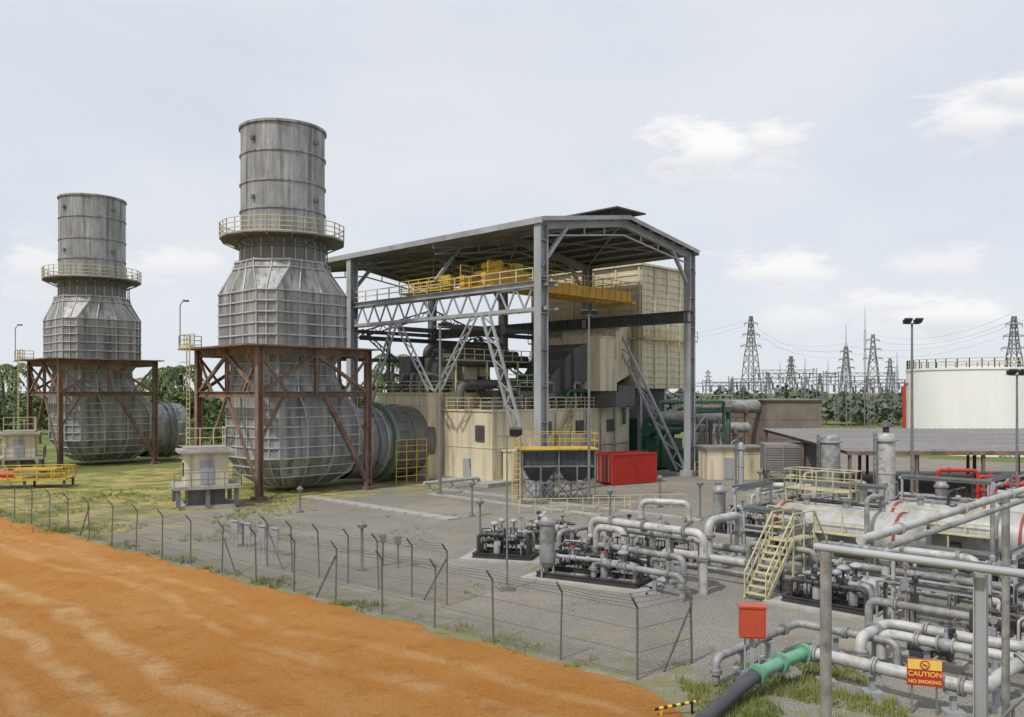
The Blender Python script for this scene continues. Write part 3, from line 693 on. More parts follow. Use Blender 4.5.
hutbox('switchgear_building','brown low switchgear building with flat roof','building',(36,112,0),0,7,7,7.3,'brown')
hutbox('substation_building','brown long substation building with flat roof','building',(30,122,0),0,8,6,6.4,'brown')
# ------------------------------------------------------------ white storage tank
tk=T('storage_tank','large white cylindrical storage tank with railing on its rim','storage tank',(66,120,0))
m=MB(); m.lathe([(9.4,0),(9.4,11.5),(9.55,11.5),(9.55,11.75),(9.3,11.76),(.01,12.1)],64); P(m,'shell',tk,'white')
m=MB(); m.rail([(math.cos(k*math.pi/20)*9.3,math.sin(k*math.pi/20)*9.3,11.75) for k in range(40)],1.25,1.6,.05,closed=True,mids=3); P(m,'railing',tk,'rail')
m=MB()
for k in range(28):
    a=math.pi*1.42+k*.045; z=k*.41; m.box((math.cos(a)*9.9,math.sin(a)*9.9,z+.2),(.9,.3,.08),a)
    m.beam((math.cos(a)*10.3,math.sin(a)*10.3,z+.2),(math.cos(a)*10.3,math.sin(a)*10.3,z+1.3),.05)
P(m,'spiral_stair',tk,'galv')
m=MB()
for a in (2.78,2.95): m.cut(); m.tube([(math.cos(a)*9.8,math.sin(a)*9.8,0),(math.cos(a)*9.8,math.sin(a)*9.8,9.2),(math.cos(a)*9.45,math.sin(a)*9.45,9.8)],.12,8)
P(m,'fire_water_riser',tk,'red')
# ------------------------------------------------------------ long low shed
sd_=T('open_shed','long low shed with weathered grey sheet roof on posts','shed',(0,0,0))
m=MB(); vs=[];fs=[]; n=130
for i in range(n+1):
    x=26+i*42/n; dz=.05*(i%2); vs+= [(x,66,3.9+dz),(x,88,4.7+dz),(x,66,3.84+dz),(x,88,4.64+dz)]
for i in range(n):
    a=i*4;b=a+4; fs+= [(a,b,b+1,a+1),(a+2,a+3,b+3,b+2),(a,a+2,b+2,b)]
m.add(vs,fs); P(m,'roof',sd_,'roofgrey',smooth=False)
m=MB(); m.beam((26,66,3.75),(68,66,3.75),.2,.3); m.cut(); m.beam((26,88,4.5),(68,88,4.5),.2,.3)
for i in range(9): m.cut(); m.beam((26.3+i*5.2,66,3.75),(26.3+i*5.2,88,4.5),.18,.26)
P(m,'roof_beam',sd_,'rust')
for i in range(9):
    for y,h in ((66.2,3.65),(77,4.1),(87.8,4.4)):
        m=MB(); m.ibeam((26.3+i*5.2,y,0),(26.3+i*5.2,y,h),.22,.22); P(m,'post',sd_,'rust')
t=T('air_cooler','grey box air cooler with louvred sides on steel legs','air cooler',(26.6,79,0),math.radians(-8))
m=MB(); m.bb((-3.2,-1.6,1.3),(3.2,1.6,3.7))
for k in range(10): m.bb((-3.25,-1.66,1.4+k*.22),(3.25,-1.6,1.5+k*.22))
for k in range(5): m.box((-3.2+k*1.6,-1.68,2.5),(.12,.08,2.4))
P(m,'housing',t,'roofgrey')
m=MB()
for x in (-2.9,0,2.9):
    for y in (-1.4,1.4): m.cut(); m.beam((x,y,0),(x,y,1.3),.18)
P(m,'leg',t,'rust')
# ------------------------------------------------------------ vertical vessels
def vvessel(b,d,r_,h,label,mt_='pipe',hat=True,name='vertical_vessel'):
    t=T(name,label,'vessel',at(b,d)); m=MB()
    m.lathe([(r_,0.4),(r_,h*.5),(r_+.05,h*.5),(r_+.05,h*.5+.1),(r_,h*.5+.1),(r_,h-.3),(r_*.8,h-.1),(r_*.3,h),(.01,h)],20); P(m,'shell',t,mt_)
    m=MB(); m.lathe([(r_+.1,0),(r_+.1,.4),(r_,.4)],20); m.cut(); m.lathe([(r_+.02,h-.6),(r_+.15,h-.6),(r_+.15,h-.45),(r_+.02,h-.45)],20); P(m,'flange',t,'steel')
    if hat:
        m=MB(); m.lathe([(r_*.35,h),(r_*.35,h+.4),(r_*.9,h+.4),(r_*.8,h+.55),(.01,h+.8)],16); P(m,'cap',t,'steeldark')
    m=MB(); m.ladder((-r_-.2,-.1,0),h,.4,(0,1,0)); P(m,'ladder',t,'galv'); return t
vvessel((886-512)/850,59,.6,5.7,'grey vertical heater stack with conical cap','pipew',name='heater_stack')
vvessel((830-512)/850,66,.75,5.2,'grey vertical vessel with domed top beside air cooler','pipe',False)
vvessel((741-512)/850,73,.25,4.2,'slim grey vent stack standing on gravel','steel',True,name='vent_stack')
def pole(b,d,h,label,heads=2,r_=.1,name='floodlight_pole'):
    t=T(name,label,'light pole',at(b,d),0,group='yard light poles'); m=MB(); m.cyl((0,0,0),(0,0,h),r_,r_*.6,8); m.box((0,0,.1),(.6,.6,.2)); m.beam((-.5,0,h),(.5,0,h),.08); P(m,'mast',t,'galv')
    for s_ in ((-1,1) if heads==2 else (1,)):
        m=MB(); m.beam((s_*.38,-.05,h+.1),(s_*.38,-.35,h+.35),.55,.12); m.box((s_*.38,.05,h+.15),(.4,.3,.3)); P(m,'lamp_head',t,'dark')
    return t
pole((912-512)/850,61,13.4,'tall galvanised pole with two floodlights near shed',2,.13)
pole((589-512)/850,63,14.2,'galvanised floodlight pole beside air cooler platform',2,.11)
pole((440-512)/850,70,13.9,'slender galvanised light pole beside turbine enclosure',1,.14)
pole((507-512)/850,36.5,6.6,'slender grey pole beside valve skid',1,.05)
pole((1017-512)/850,55,9.6,'galvanised pole with floodlights beside storage tank',2,.1)
# ------------------------------------------------------------ fin fan cooler
t=T('fin_fan_cooler','dark grey fan cooler raised on braced legs with yellow railed deck','cooler',at(.052,66,-.4),math.radians(6))
m=MB(); m.bb((-2.75,-1.2,3.3),(2.75,1.2,4.45))
for k in range(12): m.box((-2.6+k*.47,-1.23,3.87),(.04,.06,1.05))
for i in range(2):
    x0=-2.75+i*2.8; x1=x0+2.7
    vs=[(x0,-1.2,3.3),(x1,-1.2,3.3),(x1,1.2,3.3),(x0,1.2,3.3),(x0+.7,-.6,2.1),(x1-.7,-.6,2.1),(x1-.7,.6,2.1),(x0+.7,.6,2.1)]
    m.add(vs,[(0,4,5,1),(1,5,6,2),(2,6,7,3),(3,7,4,0),(4,7,6,5)])
P(m,'cooler_box',t,'bluegrey')
m=MB()
for z in (3.25,4.45): m.box((0,-1.3,z),(5.8,.08,.12))
for x in (-2.8,-1.4,0,1.4,2.8):
    for y in (-1.35,1.35): m.beam((x,y,0),(x,y,4.5 if abs(x)!=1.4 else 3.3),.11)
for x0 in (-2.8,-1.4,0,1.4):
    for y in (-1.35,1.35): m.beam((x0,y,.4),(x0+1.4,y,2.0),.07); m.beam((x0+1.4,y,.4),(x0,y,2.0),.07)
m.box((0,-1.35,2.0),(5.6,.08,.1)); m.box((0,1.35,2.0),(5.6,.08,.1))
P(m,'frame',t,'galv')
m=MB(); m.bb((-3.0,-1.7,4.52),(3.0,1.5,4.60)); m.rail([(-3.0,-1.7,4.60),(3.0,-1.7,4.60),(3.0,1.5,4.60),(-3.0,1.5,4.60)],1.15,1.4,.022,closed=True,mids=2); P(m,'railed_deck',t,'yellow')
m=MB(); m.ladder((-3.3,-1.5,0),5.7,.6,(1,0,0)); P(m,'ladder',t,'yellow')
# ------------------------------------------------------------ red container
t=T('shipping_container','bright red steel shipping container with open doorway on gravel','container',at(.134,79.5),ANG-math.radians(14))
m=MB(); m.bb((-2.6,-1.2,.15),(2.6,1.2,2.75))
for k in range(19):
    x=-2.45+k*.27
    for y in (-1.22,1.22): m.box((x,y,1.45),(.13,.07,2.3))
P(m,'body',t,'red')
m=MB()
for x in (-2.6,2.6):
    for y in (-1.2,1.2): m.box((x,y,1.45),(.16,.16,2.7))
for z in (.15,2.8):
    for y in (-1.22,1.22): m.box((0,y,z),(5.3,.14,.14))
P(m,'corner_frame',t,'red')
m=MB(); m.bb((-2.66,-1.05,.25),(-2.61,-.05,2.6)); m.cut(); m.bb((-2.66,.05,.25),(-2.61,1.05,2.6)); P(m,'door',t,'redband')
m=MB()
for y in (-.8,-.3,.3,.8): m.cut(); m.cyl((-2.7,y,.3),(-2.7,y,2.6),.03,n=6)
P(m,'lock_rod',t,'steel')
# ------------------------------------------------------------ kiosks
def kiosk(loc,label):
    t=T('equipment_kiosk',label,'kiosk',loc,ANG-.35,group='cream equipment kiosks')
    m=MB(); panelbox(m,(-1.5,-1.3,1.7),(1.5,1.3,3.9),1.1,1.2,.04); P(m,'wall',t,'cream2')
    m=MB(); m.bb((-1.95,-1.75,4.05),(1.95,1.75,4.25)); m.bb((-1.5,-1.3,4.25),(1.5,1.3,4.45)); P(m,'roof',t,'concrete')
    m=MB(); m.bb((-2.3,-2.2,1.45),(2.3,2.2,1.68)); m.bb((-2,-1.9,0),(2,1.9,.25)); P(m,'deck',t,'concrete')
    m=MB()
    for x in (-2,0,2):
        for y in (-1.9,1.9): m.cut(); m.beam((x,y,.2),(x,y,1.45),.3)
    P(m,'leg',t,'towerdark')
    m=MB(); m.bb((-1.3,-1.2,.2),(1.3,1.2,1.45)); P(m,'base_block',t,'towerdark')
    m=MB(); m.rail([(-2.3,-2.2,1.68),(2.3,-2.2,1.68),(2.3,2.2,1.68)],1,1.1,.03); P(m,'railing',t,'galv')
    m=MB(); m.bb((-.45,-1.37,1.75),(.45,-1.33,3.5)); P(m,'door',t,'steel')
    m=MB(); m.bb((-1.57,-.6,2.3),(-1.53,.3,3.3)); P(m,'window',t,'dark')
    m=MB(); m.rail([(-1.4,-1.2,4.45),(1.4,-1.2,4.45),(1.4,1.2,4.45)],1.4,1.1,.035,mids=2); P(m,'roof_railing',t,'rail')
    return t
k1=kiosk(at((205-512)/850,63.5),'cream equipment kiosk with flat concrete roof on stilts beside stack')
dup(k1,at((20-512)/850,90),label='cream equipment kiosk with flat concrete roof on stilts in grass')
t=T('pump_platform','yellow painted pump platform with railings and red pump','pump station',at((30-512)/850,76),math.radians(12))
m=MB(); m.bb((-3.6,-1.6,.7),(3.4,1.4,.85)); m.bb((-1,-1.2,1.55),(2.4,1,1.7)); 
for x in (-.9,2.3):
    for y in (-1.1,.9): m.beam((x,y,.85),(x,y,1.55),.1)
m.rail([(-3.6,-1.6,.85),(3.4,-1.6,.85),(3.4,1.4,.85),(-3.6,1.4,.85)],1.0,1.1,.04,closed=True,mids=2); P(m,'railed_deck',t,'yellow')
m=MB(); m.cyl((-2.4,0,1.2),(-1.3,0,1.2),.3); m.box((-1.8,0,.95),(.9,.4,.2)); P(m,'pump',t,'orangebox')
m=MB()
for x in (-3.4,0,3.2):
    for y in (-1.4,1.2): m.cut(); m.beam((x,y,0),(x,y,.7),.18)
P(m,'leg',t,'steeldark')
# ------------------------------------------------------------ fences
def meshmat():
    m=bpy.data.materials.new('chain_link_mesh'); nt_,N_,K_=nodes(m)
    o=N_.new('ShaderNodeOutputMaterial'); p=N_.new('ShaderNodeBsdfPrincipled'); tr=N_.new('ShaderNodeBsdfTransparent'); mxs=N_.new('ShaderNodeMixShader')
    p.inputs['Base Color'].default_value=(.24,.24,.23,1); p.inputs['Roughness'].default_value=.5; p.inputs['Metallic'].default_value=.3
    tcx=N_.new('ShaderNodeTexCoord'); sp=N_.new('ShaderNodeSeparateXYZ'); K_.new(tcx.outputs['Object'],sp.inputs[0])
    def mt(op,a,b=0.0):
        n=N_.new('ShaderNodeMath'); n.operation=op
        for i,x in enumerate((a,b)):
            if isinstance(x,(int,float)): n.inputs[i].default_value=x
            else: K_.new(x,n.inputs[i])
        return n.outputs[0]
    a=mt('LESS_THAN',mt('FRACT',mt('MULTIPLY',mt('ADD',sp.outputs[0],sp.outputs[2]),8)),.10)
    b=mt('LESS_THAN',mt('FRACT',mt('MULTIPLY',mt('SUBTRACT',sp.outputs[0],sp.outputs[2]),8)),.10)
    K_.new(mt('MAXIMUM',a,b),mxs.inputs[0]); K_.new(tr.outputs[0],mxs.inputs[1]); K_.new(p.outputs[0],mxs.inputs[2]); K_.new(mxs.outputs[0],o.inputs[0]); return m
M['chain']=meshmat()
pm=MB(); pm.cyl((0,0,0),(0,0,2.15),.034,n=6); pm.beam((0,0,2.13),(0,.3,2.5),.05)
def fence(origin,rz,np_,SP,label,braces,arms=True):
    fe=T('chain_link_fence',label,'fence',origin,rz)
    base=P(pm,'fence_post',fe,'fencem')
    for i in range(1,np_):
        o=base.copy(); COL.objects.link(o); o.parent=fe; o.location=(i*SP,0,0); o.rotation_euler=(rr(-.05,.05),rr(-.04,.04),0)
    m=MB()
    for i,s_ in braces:
        m.cut(); m.beam((i*SP+s_*1.3,0,0),(i*SP,0,1.9),.05)
    if braces: P(m,'brace',fe,'fencem')
    m=MB()
    for k in range(3):
        m.cut(); y=.1+.1*k; z=2.25+.12*k
        for i in range(np_-1): m.tube([(i*SP,y,z),((i+.5)*SP,y,z-.05),((i+1)*SP,y,z)],.009,4,seg=2)
    P(m,'barbed_wire',fe,'fencem')
    m=MB()
    for z in (.15,.8,1.5,2.1): m.cut(); m.beam((0,0,z),((np_-1)*SP,0,z),.013)
    P(m,'wire_strand',fe,'fencem')
    m=MB(); m.add([(0,-.04,.03),((np_-1)*SP,-.04,.03),((np_-1)*SP,-.04,2.1),(0,-.04,2.1)],[(0,1,2,3)]); P(m,'wire_mesh',fe,'chain')
    return fe
fa=math.atan2(FD.y,FD.x)
fence(F0,fa,25,2.85,'long chain-link fence with angled barbed wire tops along dirt track',((5,1),(8,-1),(13,1)))
fence(F0+FD*10.5+FN*2.6,fa+.03,7,2.0,'inner chain-link fence with angled posts on gravel',((0,1),(6,-1)))
fence(F0,math.radians(38),2,2.45,'short chain-link fence return beside grass and pipework',((1,-1),))
# ------------------------------------------------------------ pipe kit
def valve(mb,c,ax,r_,stem=.5,m=0,mw=1):
    c=Vector(c); ax=Vector(ax).normalized()
    mb.cyl(c-ax*r_*1.6,c-ax*r_*1.25,r_*1.6,n=12,m=m); mb.cyl(c+ax*r_*1.25,c+ax*r_*1.6,r_*1.6,n=12,m=m)
    mb.cyl(c-ax*r_*1.25,c,r_*1.0,r_*1.35,n=12,m=m); mb.cyl(c,c+ax*r_*1.25,r_*1.35,r_*1.0,n=12,m=m)
    mb.cyl(c,c+Vector((0,0,stem)),r_*.5,r_*.35,n=8,m=m)
    mb.lathe([(r_*1.3,-.025),(r_*1.45,0),(r_*1.3,.025),(r_*1.2,0),(r_*1.3,-.025)],12,c+Vector((0,0,stem)),m=mw)
    mb.beam(c+Vector((-r_*1.3,0,stem)),c+Vector((r_*1.3,0,stem)),.03,m=mw); mb.beam(c+Vector((0,-r_*1.3,stem)),c+Vector((0,r_*1.3,stem)),.03,m=mw)
def actuator(mb,c,ax,r_,m=0,mw=1):
    c=Vector(c); ax=Vector(ax).normalized()
    mb.cyl(c-ax*r_*1.7,c-ax*r_*1.3,r_*1.6,n=12,m=m); mb.cyl(c+ax*r_*1.3,c+ax*r_*1.7,r_*1.6,n=12,m=m); mb.cyl(c-ax*r_*1.3,c+ax*r_*1.3,r_*1.35,n=12,m=m)
    z=Vector((0,0,1)); mb.cyl(c,c+z*(r_*1.2+.35),r_*.4,n=8,m=m); mb.lathe([(.01,0),(r_*1.5,.02),(r_*1.9,.08),(r_*1.9,.12),(r_*1.5,.18),(.01,.24)],14,c+z*(r_*1.2+.32),m=mw)
def flange(mb,c,ax,r_,t=.07,m=0):
    c=Vector(c); ax=Vector(ax).normalized(); mb.cyl(c-ax*t,c-ax*.01,r_*1.55,n=14,m=m); mb.cyl(c-ax*.012,c+ax*.012,r_*1.3,n=14,m=m); mb.cyl(c+ax*.01,c+ax*t,r_*1.55,n=14,m=m)
vc=[0]
def run(label,pts,r_,mt_='pipe',flanges=(),valves=(),sup=(),bend=None,supm='steel',name='gas_pipeline',wheel='dark'):
    p0=Vector(pts[0]); base=Vector((p0.x,p0.y,0)); t=T(name,label,'pipeline',base,0,group='process pipelines')
    Q=[Vector(p)-base for p in pts]; m=MB(); m.tube(Q,r_,14,bend); P(m,'pipe',t,mt_)
    def along(s_):
        i=int(s_); f=s_-i; i=min(i,len(Q)-2); return Q[i].lerp(Q[i+1],f if s_<len(Q)-1 else 1),(Q[i+1]-Q[i]).normalized()
    if flanges:
        m=MB()
        for s_ in flanges: m.cut(); c,d=along(s_); flange(m,c,d,r_)
        P(m,'flange',t,'pipe' if mt_ in('pipew','pipe') else mt_)
    for s_ in valves:
        vc[0]+=1
        c,d=along(s_); m=MB()
        if vc[0]%3==0: actuator(m,c,d,r_); P(m,'control_valve',t,['pipe','steel'])
        else: valve(m,c,d,r_,.3+r_*2); P(m,'valve',t,(['maroon',wheel],['steel',wheel],['dark',wheel])[vc[0]%4 if vc[0]%4<3 else 1])
    for s_ in sup:
        c,d=along(s_); m=MB(); m.beam((c.x,c.y,0),(c.x,c.y,c.z-r_-.06),.14); m.box((c.x,c.y,c.z-r_-.04),(.35,.35,.08)); m.box((c.x,c.y,.06),(.5,.5,.12)); P(m,'pipe_support',t,supm)
    return t
def fr(o,a,b,z): v=Vector(o)+U*a+W*b; return (v.x,v.y,z)
O=(9.5,39.2,0)
for a,z,r_,mt_,vv in ((0,.8,.18,'pipew',(1.3,)),(.9,.75,.12,'pipe',(1.5,)),(1.9,1.0,.17,'pipe',(1.4,)),(2.9,.7,.10,'pipe',()),(-1.0,.55,.09,'pipe',())):
    run('grey header pipe on low supports over gravel',[fr(O,a,-2 if a>0 else -3,.05),fr(O,a,-2 if a>0 else -3,z),fr(O,a,13.5,z)],r_,mt_,flanges=(1.15,1.45,1.8),valves=vv,sup=(1.05,1.35,1.65,1.95))
run('light grey pipe arch rising from header',[fr(O,0,-.5,.8),fr(O,0,-.5,2.5),fr(O,2.8,-.5,2.5),fr(O,2.8,-.5,.4)],.2,'pipew',flanges=(.6,2.4),sup=())
run('grey pipe arch over valve rows',[fr(O,-.8,2.0,.2),fr(O,-.8,2.0,1.9),fr(O,-.8,5.0,1.9),fr(O,-.8,5.0,.3)],.13,'pipe',flanges=(.5,2.5),valves=(1.5,))
run('light grey pipe arch over header rows',[fr(O,1.5,7,.9),fr(O,1.5,7,2.0),fr(O,1.5,10.5,2.0),fr(O,1.5,10.5,.9)],.17,'pipew',flanges=(.5,1.2,1.8))
run('grey pipe bend between header rows',[fr(O,3.6,3.2,.2),fr(O,3.6,3.2,1.5),fr(O,3.6,8.5,1.5),fr(O,3.6,8.5,.1)],.13,'pipe',flanges=(1.2,1.8),valves=(1.4,),sup=(1.6,))
run('long grey transfer pipe on supports beside valve skid',[fr(O,-.3,-9,.5),fr(O,-.3,-3.4,.5),fr(O,-.3,-3.4,2.0),fr(O,1.0,-3.4,2.0),fr(O,1.0,-3.4,.4)],.16,'pipe',flanges=(.4,.8),sup=(.2,.5,.8))
run('grey pipe arch standing on gravel',[at(.152,50,.0),at(.152,50,2.1),at(.208,49,2.1),at(.208,49,0)],.18,'pipew',flanges=(.5,2.5))
run('grey pipe arch with valve near heater',[at(.29,56,0),at(.29,56,2.4),at(.355,55,2.4),at(.355,55,0)],.18,'pipew',flanges=(.5,1.5,2.5),valves=(1.6,))
random.seed(31)
for i in range(18):
    b=rr(.25,.62); d=rr(48,66); z=rr(.6,2.6); l=rr(3,7); q0=at(b,d)
    D=U if rr(0,1)<.5 else W
    p1=q0+D*l
    run('grey utility pipe on gravel among vessels',[(q0.x,q0.y,0),(q0.x,q0.y,z),(p1.x,p1.y,z),(p1.x,p1.y,0)],rr(.06,.14),random.choice(['pipe','pipe','pipew','dark']),flanges=(.6,1.3,1.7))
# small-bore lines, instrument stands and pumps crowding the near process area
random.seed(77)
P3=(10.9,25.9,0)
for i in range(22):
    a=rr(2.6,9.5); b=rr(-2.5,9.5); z=rr(.4,1.9); l=rr(1.2,4.0); D=(l,0) if rr(0,1)<.4 else (0,l)
    run('small grey process line among valves and supports',[fr(P3,a,b,.02),fr(P3,a,b,z),fr(P3,a+D[0],b+D[1],z),fr(P3,a+D[0],b+D[1],rr(.02,.5))],rr(.035,.095),random.choice(['pipe','pipe','dark','steel','pipew','maroon']),flanges=(.6,1.5),valves=(1.35,) if rr(0,1)<.5 else ())
for i in range(14):
    a=rr(2.6,9.5); b=rr(-2,10); h=rr(1.2,2.6); p=fr(P3,a,b,0)
    m=MB(); m.cyl((0,0,0),(0,0,h),.035,n=8); m.box((0,0,.03),(.3,.3,.06)); m.cyl((0,-.06,h),(0,.06,h),.12,n=14); m.box((.05,0,h*.7),(.26,.18,.34)); m.tube([(.1,0,h*.6),(.4,0,h*.6),(.4,0,.05)],.02,6)
    S(m,'instrument_stand',random.choice(['steel','dark','pipe']),'gauge and instrument box on slender stand in gravel','instrument',p,rr(0,3),group='instrument stands')
for i,(a,b) in enumerate(((3.0,7.2),(6.2,1.8),(6.8,6.4),(8.6,3.8),(1.9,1.2))):
    t=T('pump_set','dark motor pump set on concrete plinth among pipes','pump',fr(P3,a,b,0),ANGW+rr(-.1,.1),group='motor pump sets')
    m=MB(); m.bb((-.9,-.4,0),(.9,.4,.22)); P(m,'plinth',t,'concrete')
    m=MB(); m.cyl((-.7,0,.55),(0,0,.55),.24,n=16); m.box((-.35,0,.32),(.6,.4,.2)); m.box((-.4,0,.84),(.25,.2,.14))
    for k in range(6): m.lathe([(.24,-.64+k*.11),(.275,-.63+k*.11),(.24,-.61+k*.11)],16,(0,0,.55),'x')
    P(m,'motor',t,'green' if i%2 else 'bluegrey')
    m=MB(); m.cyl((.1,0,.55),(.45,0,.55),.2,n=14); m.cyl((.45,0,.55),(.55,0,.55),.3,n=14); m.cyl((.5,0,.55),(.5,0,1.25),.09,n=10); flange(m,(.5,0,1.2),(0,0,1),.1); P(m,'pump_head',t,'dark')
for i,(x,y,l,h,rz) in enumerate(((12.8,41.9,3.0,2.6,ANGW),(13.5,47.5,4,3.2,ANG),(19.5,50,5,3.0,ANGW),(26,51,5,3.2,ANGW),(31,54,5,3.0,ANG),(17.5,34.5,3.4,2.0,ANGW),(22,35.0,3.8,2.2,ANG),(15.2,30.2,3.2,2.4,ANGW),(18.8,31.0,3.2,2.7,ANG),(12.4,37.0,2.6,2.4,ANG))):
    t=T('pipe_support_frame','grey steel goal-post frame carrying small pipes and tray','support frame',(x,y,0),rz,group='pipe support frames')
    m=MB(); m.beam((-l/2,0,0),(-l/2,0,h),.12); m.beam((l/2,0,0),(l/2,0,h),.12); m.beam((-l/2-.2,0,h),(l/2+.2,0,h),.12,.16); m.beam((-l/2,0,h*.6),(l/2,0,h*.6),.1); P(m,'frame',t,'steel')
    m=MB(); m.bb((-l/2,-.2,h+.08),(l/2,-.17,h+.2)); m.bb((-l/2,.17,h+.08),(l/2,.2,h+.2)); m.bb((-l/2,-.17,h+.08),(l/2,.17,h+.1)); P(m,'cable_tray',t,'galv')
    for k in range(2):
        m=MB(); y0=rr(-.1,.1)+.12*k; m.tube([(-l/2-.3,y0,.1),(-l/2-.3,y0,h*.6+.12+k*.1),(l/2+.4,y0,h*.6+.12+k*.1),(l/2+.4,y0,.1)],.045+.02*k,8,bend=.2); P(m,'pipe',t,'pipe' if k else 'dark')
def separator(c,label,Ln=6.0,r_=1.2,z=1.7,mt_='vessel'):
    t=T('gas_separator',label,'pressure vessel',(c[0],c[1],0),ANGW,group='horizontal gas separators')
    prof=[(.01,-Ln/2-.72)]+[(r_*math.sin(k*math.pi/12),-Ln/2-.7*math.cos(k*math.pi/12)) for k in range(1,7)]+[(r_,Ln/2)]+[(r_*math.cos(k*math.pi/12),Ln/2+.7*math.sin(k*math.pi/12)) for k in range(1,6)]+[(.01,Ln/2+.72)]
    m=MB(); m.lathe(prof,36,(0,0,z),'x'); P(m,'shell',t,mt_)
    m=MB()
    for x in (-Ln*.5+.15,Ln*.5-.15): m.cut(); m.lathe([(r_-.01,x-.06),(r_+.07,x-.06),(r_+.07,x+.06),(r_-.01,x+.06)],36,(0,0,z),'x')
    P(m,'red_band',t,'redband')
    m=MB()
    for x in (-Ln*.3,Ln*.3): m.cut(); m.bb((x-.18,-1.0,.2),(x+.18,1.0,z-.7)); m.bb((x-.35,-1.2,0),(x+.35,1.2,.2))
    P(m,'saddle',t,'steel')
    m=MB()
    for x in (-1.8,.2,1.9):
        m.cut(); m.cyl((x,0,z+r_-.1),(x,0,z+r_+.45),.16,n=12); flange(m,(x,0,z+r_+.42),(0,0,1),.17)
    m.tube([(1.9,0,z+r_+.4),(1.9,0,z+r_+.75),(1.9,-1.8,z+r_+.75),(1.9,-1.8,.8)],.11,10)
    P(m,'nozzle',t,'pipe')
    m=MB(); m.rail([(-Ln/2,-1.75,1.9),(Ln/2-1,-1.75,1.9)],1.0,1.2,.03,mids=2); m.bb((-Ln/2,-1.8,1.84),(Ln/2-1,-1.25,1.9))
    for x in (-Ln/2+.1,0,Ln/2-1.1): m.beam((x,-1.7,0),(x,-1.7,1.85),.08)
    P(m,'side_walkway',t,'rail')
    m=MB(); m.tube([(-1,-r_-.05,z+.4),(-1,-r_-.2,z+.4),(-1,-r_-.2,z-.7),(-1,-r_-.05,z-.7)],.05,6); m.cut(); m.box((.2,-r_-.1,z-.5),(.4,.2,.5)); P(m,'gauge',t,'dark')
    m=MB(); m.cyl((Ln/2+.6,0,z),(Ln/2+.95,0,z),.28,n=16); flange(m,(Ln/2+.9,0,z),(1,0,0),.28); P(m,'end_nozzle',t,'pipe')
    return t
separator((16.0,41.2),'silver-grey horizontal gas separator with red bands beside yellow stair')
separator((21.6,41.0),'silver-grey horizontal gas separator with nozzles among pipework')
separator((27.6,43.5),'silver-grey horizontal gas separator near open shed')
t=T('stile_stair','pale yellow steel crossover stair with handrails above pipes','stair',(9.9,34.6,0),ANG-.1)
m=MB()
for y in (-.5,.5):
    m.beam((0,y,0),(2.0,y,2.3),.07,.18)
    for z in (.6,1.1): m.beam((0,y,z),(2.0,y,2.3+z),.05)
    for k in range(5): x=2.0*k/4; m.beam((x,y,2.3*k/4),(x,y,2.3*k/4+1.1),.05)
    for z in (.6,1.1): m.beam((2.0,y,2.3+z),(3.6,y,2.3+z),.05)
    for x in (2.8,3.6): m.beam((x,y,0),(x,y,3.4),.065)
    m.beam((2.0,y,0),(2.0,y,2.3),.075)
    m.beam((3.6,y,2.3),(5.2,y,.2),.07,.18); m.beam((3.6,y,3.4),(5.2,y,1.2),.05)
for k in range(9): m.box((.12+k*.22,0,.25+k*.25),(.24,1.0,.05))
m.bb((2.0,-.5,2.25),(3.6,.5,2.32))
P(m,'stair_frame',t,'rail')
t=T('access_platform','pale yellow railed access platform above separators','platform',at(.365,50.5),ANGW)
m=MB(); m.bb((-2.0,-.8,2.7),(2.0,.8,2.78)); m.rail([(-2.0,-.8,2.78),(2.0,-.8,2.78),(2.0,.8,2.78),(-2.0,.8,2.78)],1.1,1,.03,closed=True,mids=2)
for x in (-1.9,1.9):
    for y in (-.7,.7): m.beam((x,y,0),(x,y,2.7),.1)
P(m,'railed_deck',t,'rail')
for i,(b,d) in enumerate(((.50,60),(.548,59.5),(.57,58))):
    run('bright red fire water pipe loop on gravel',[at(b,d,0),at(b,d,3.0-.4*i),at(b+.048,d-.5,3.0-.4*i),at(b+.048,d-.5,1.6),at(b+.062,d-.6,1.6),at(b+.062,d-.6,0)],.13,'red',flanges=(.6,1.3,2.5),name='fire_water_pipe')
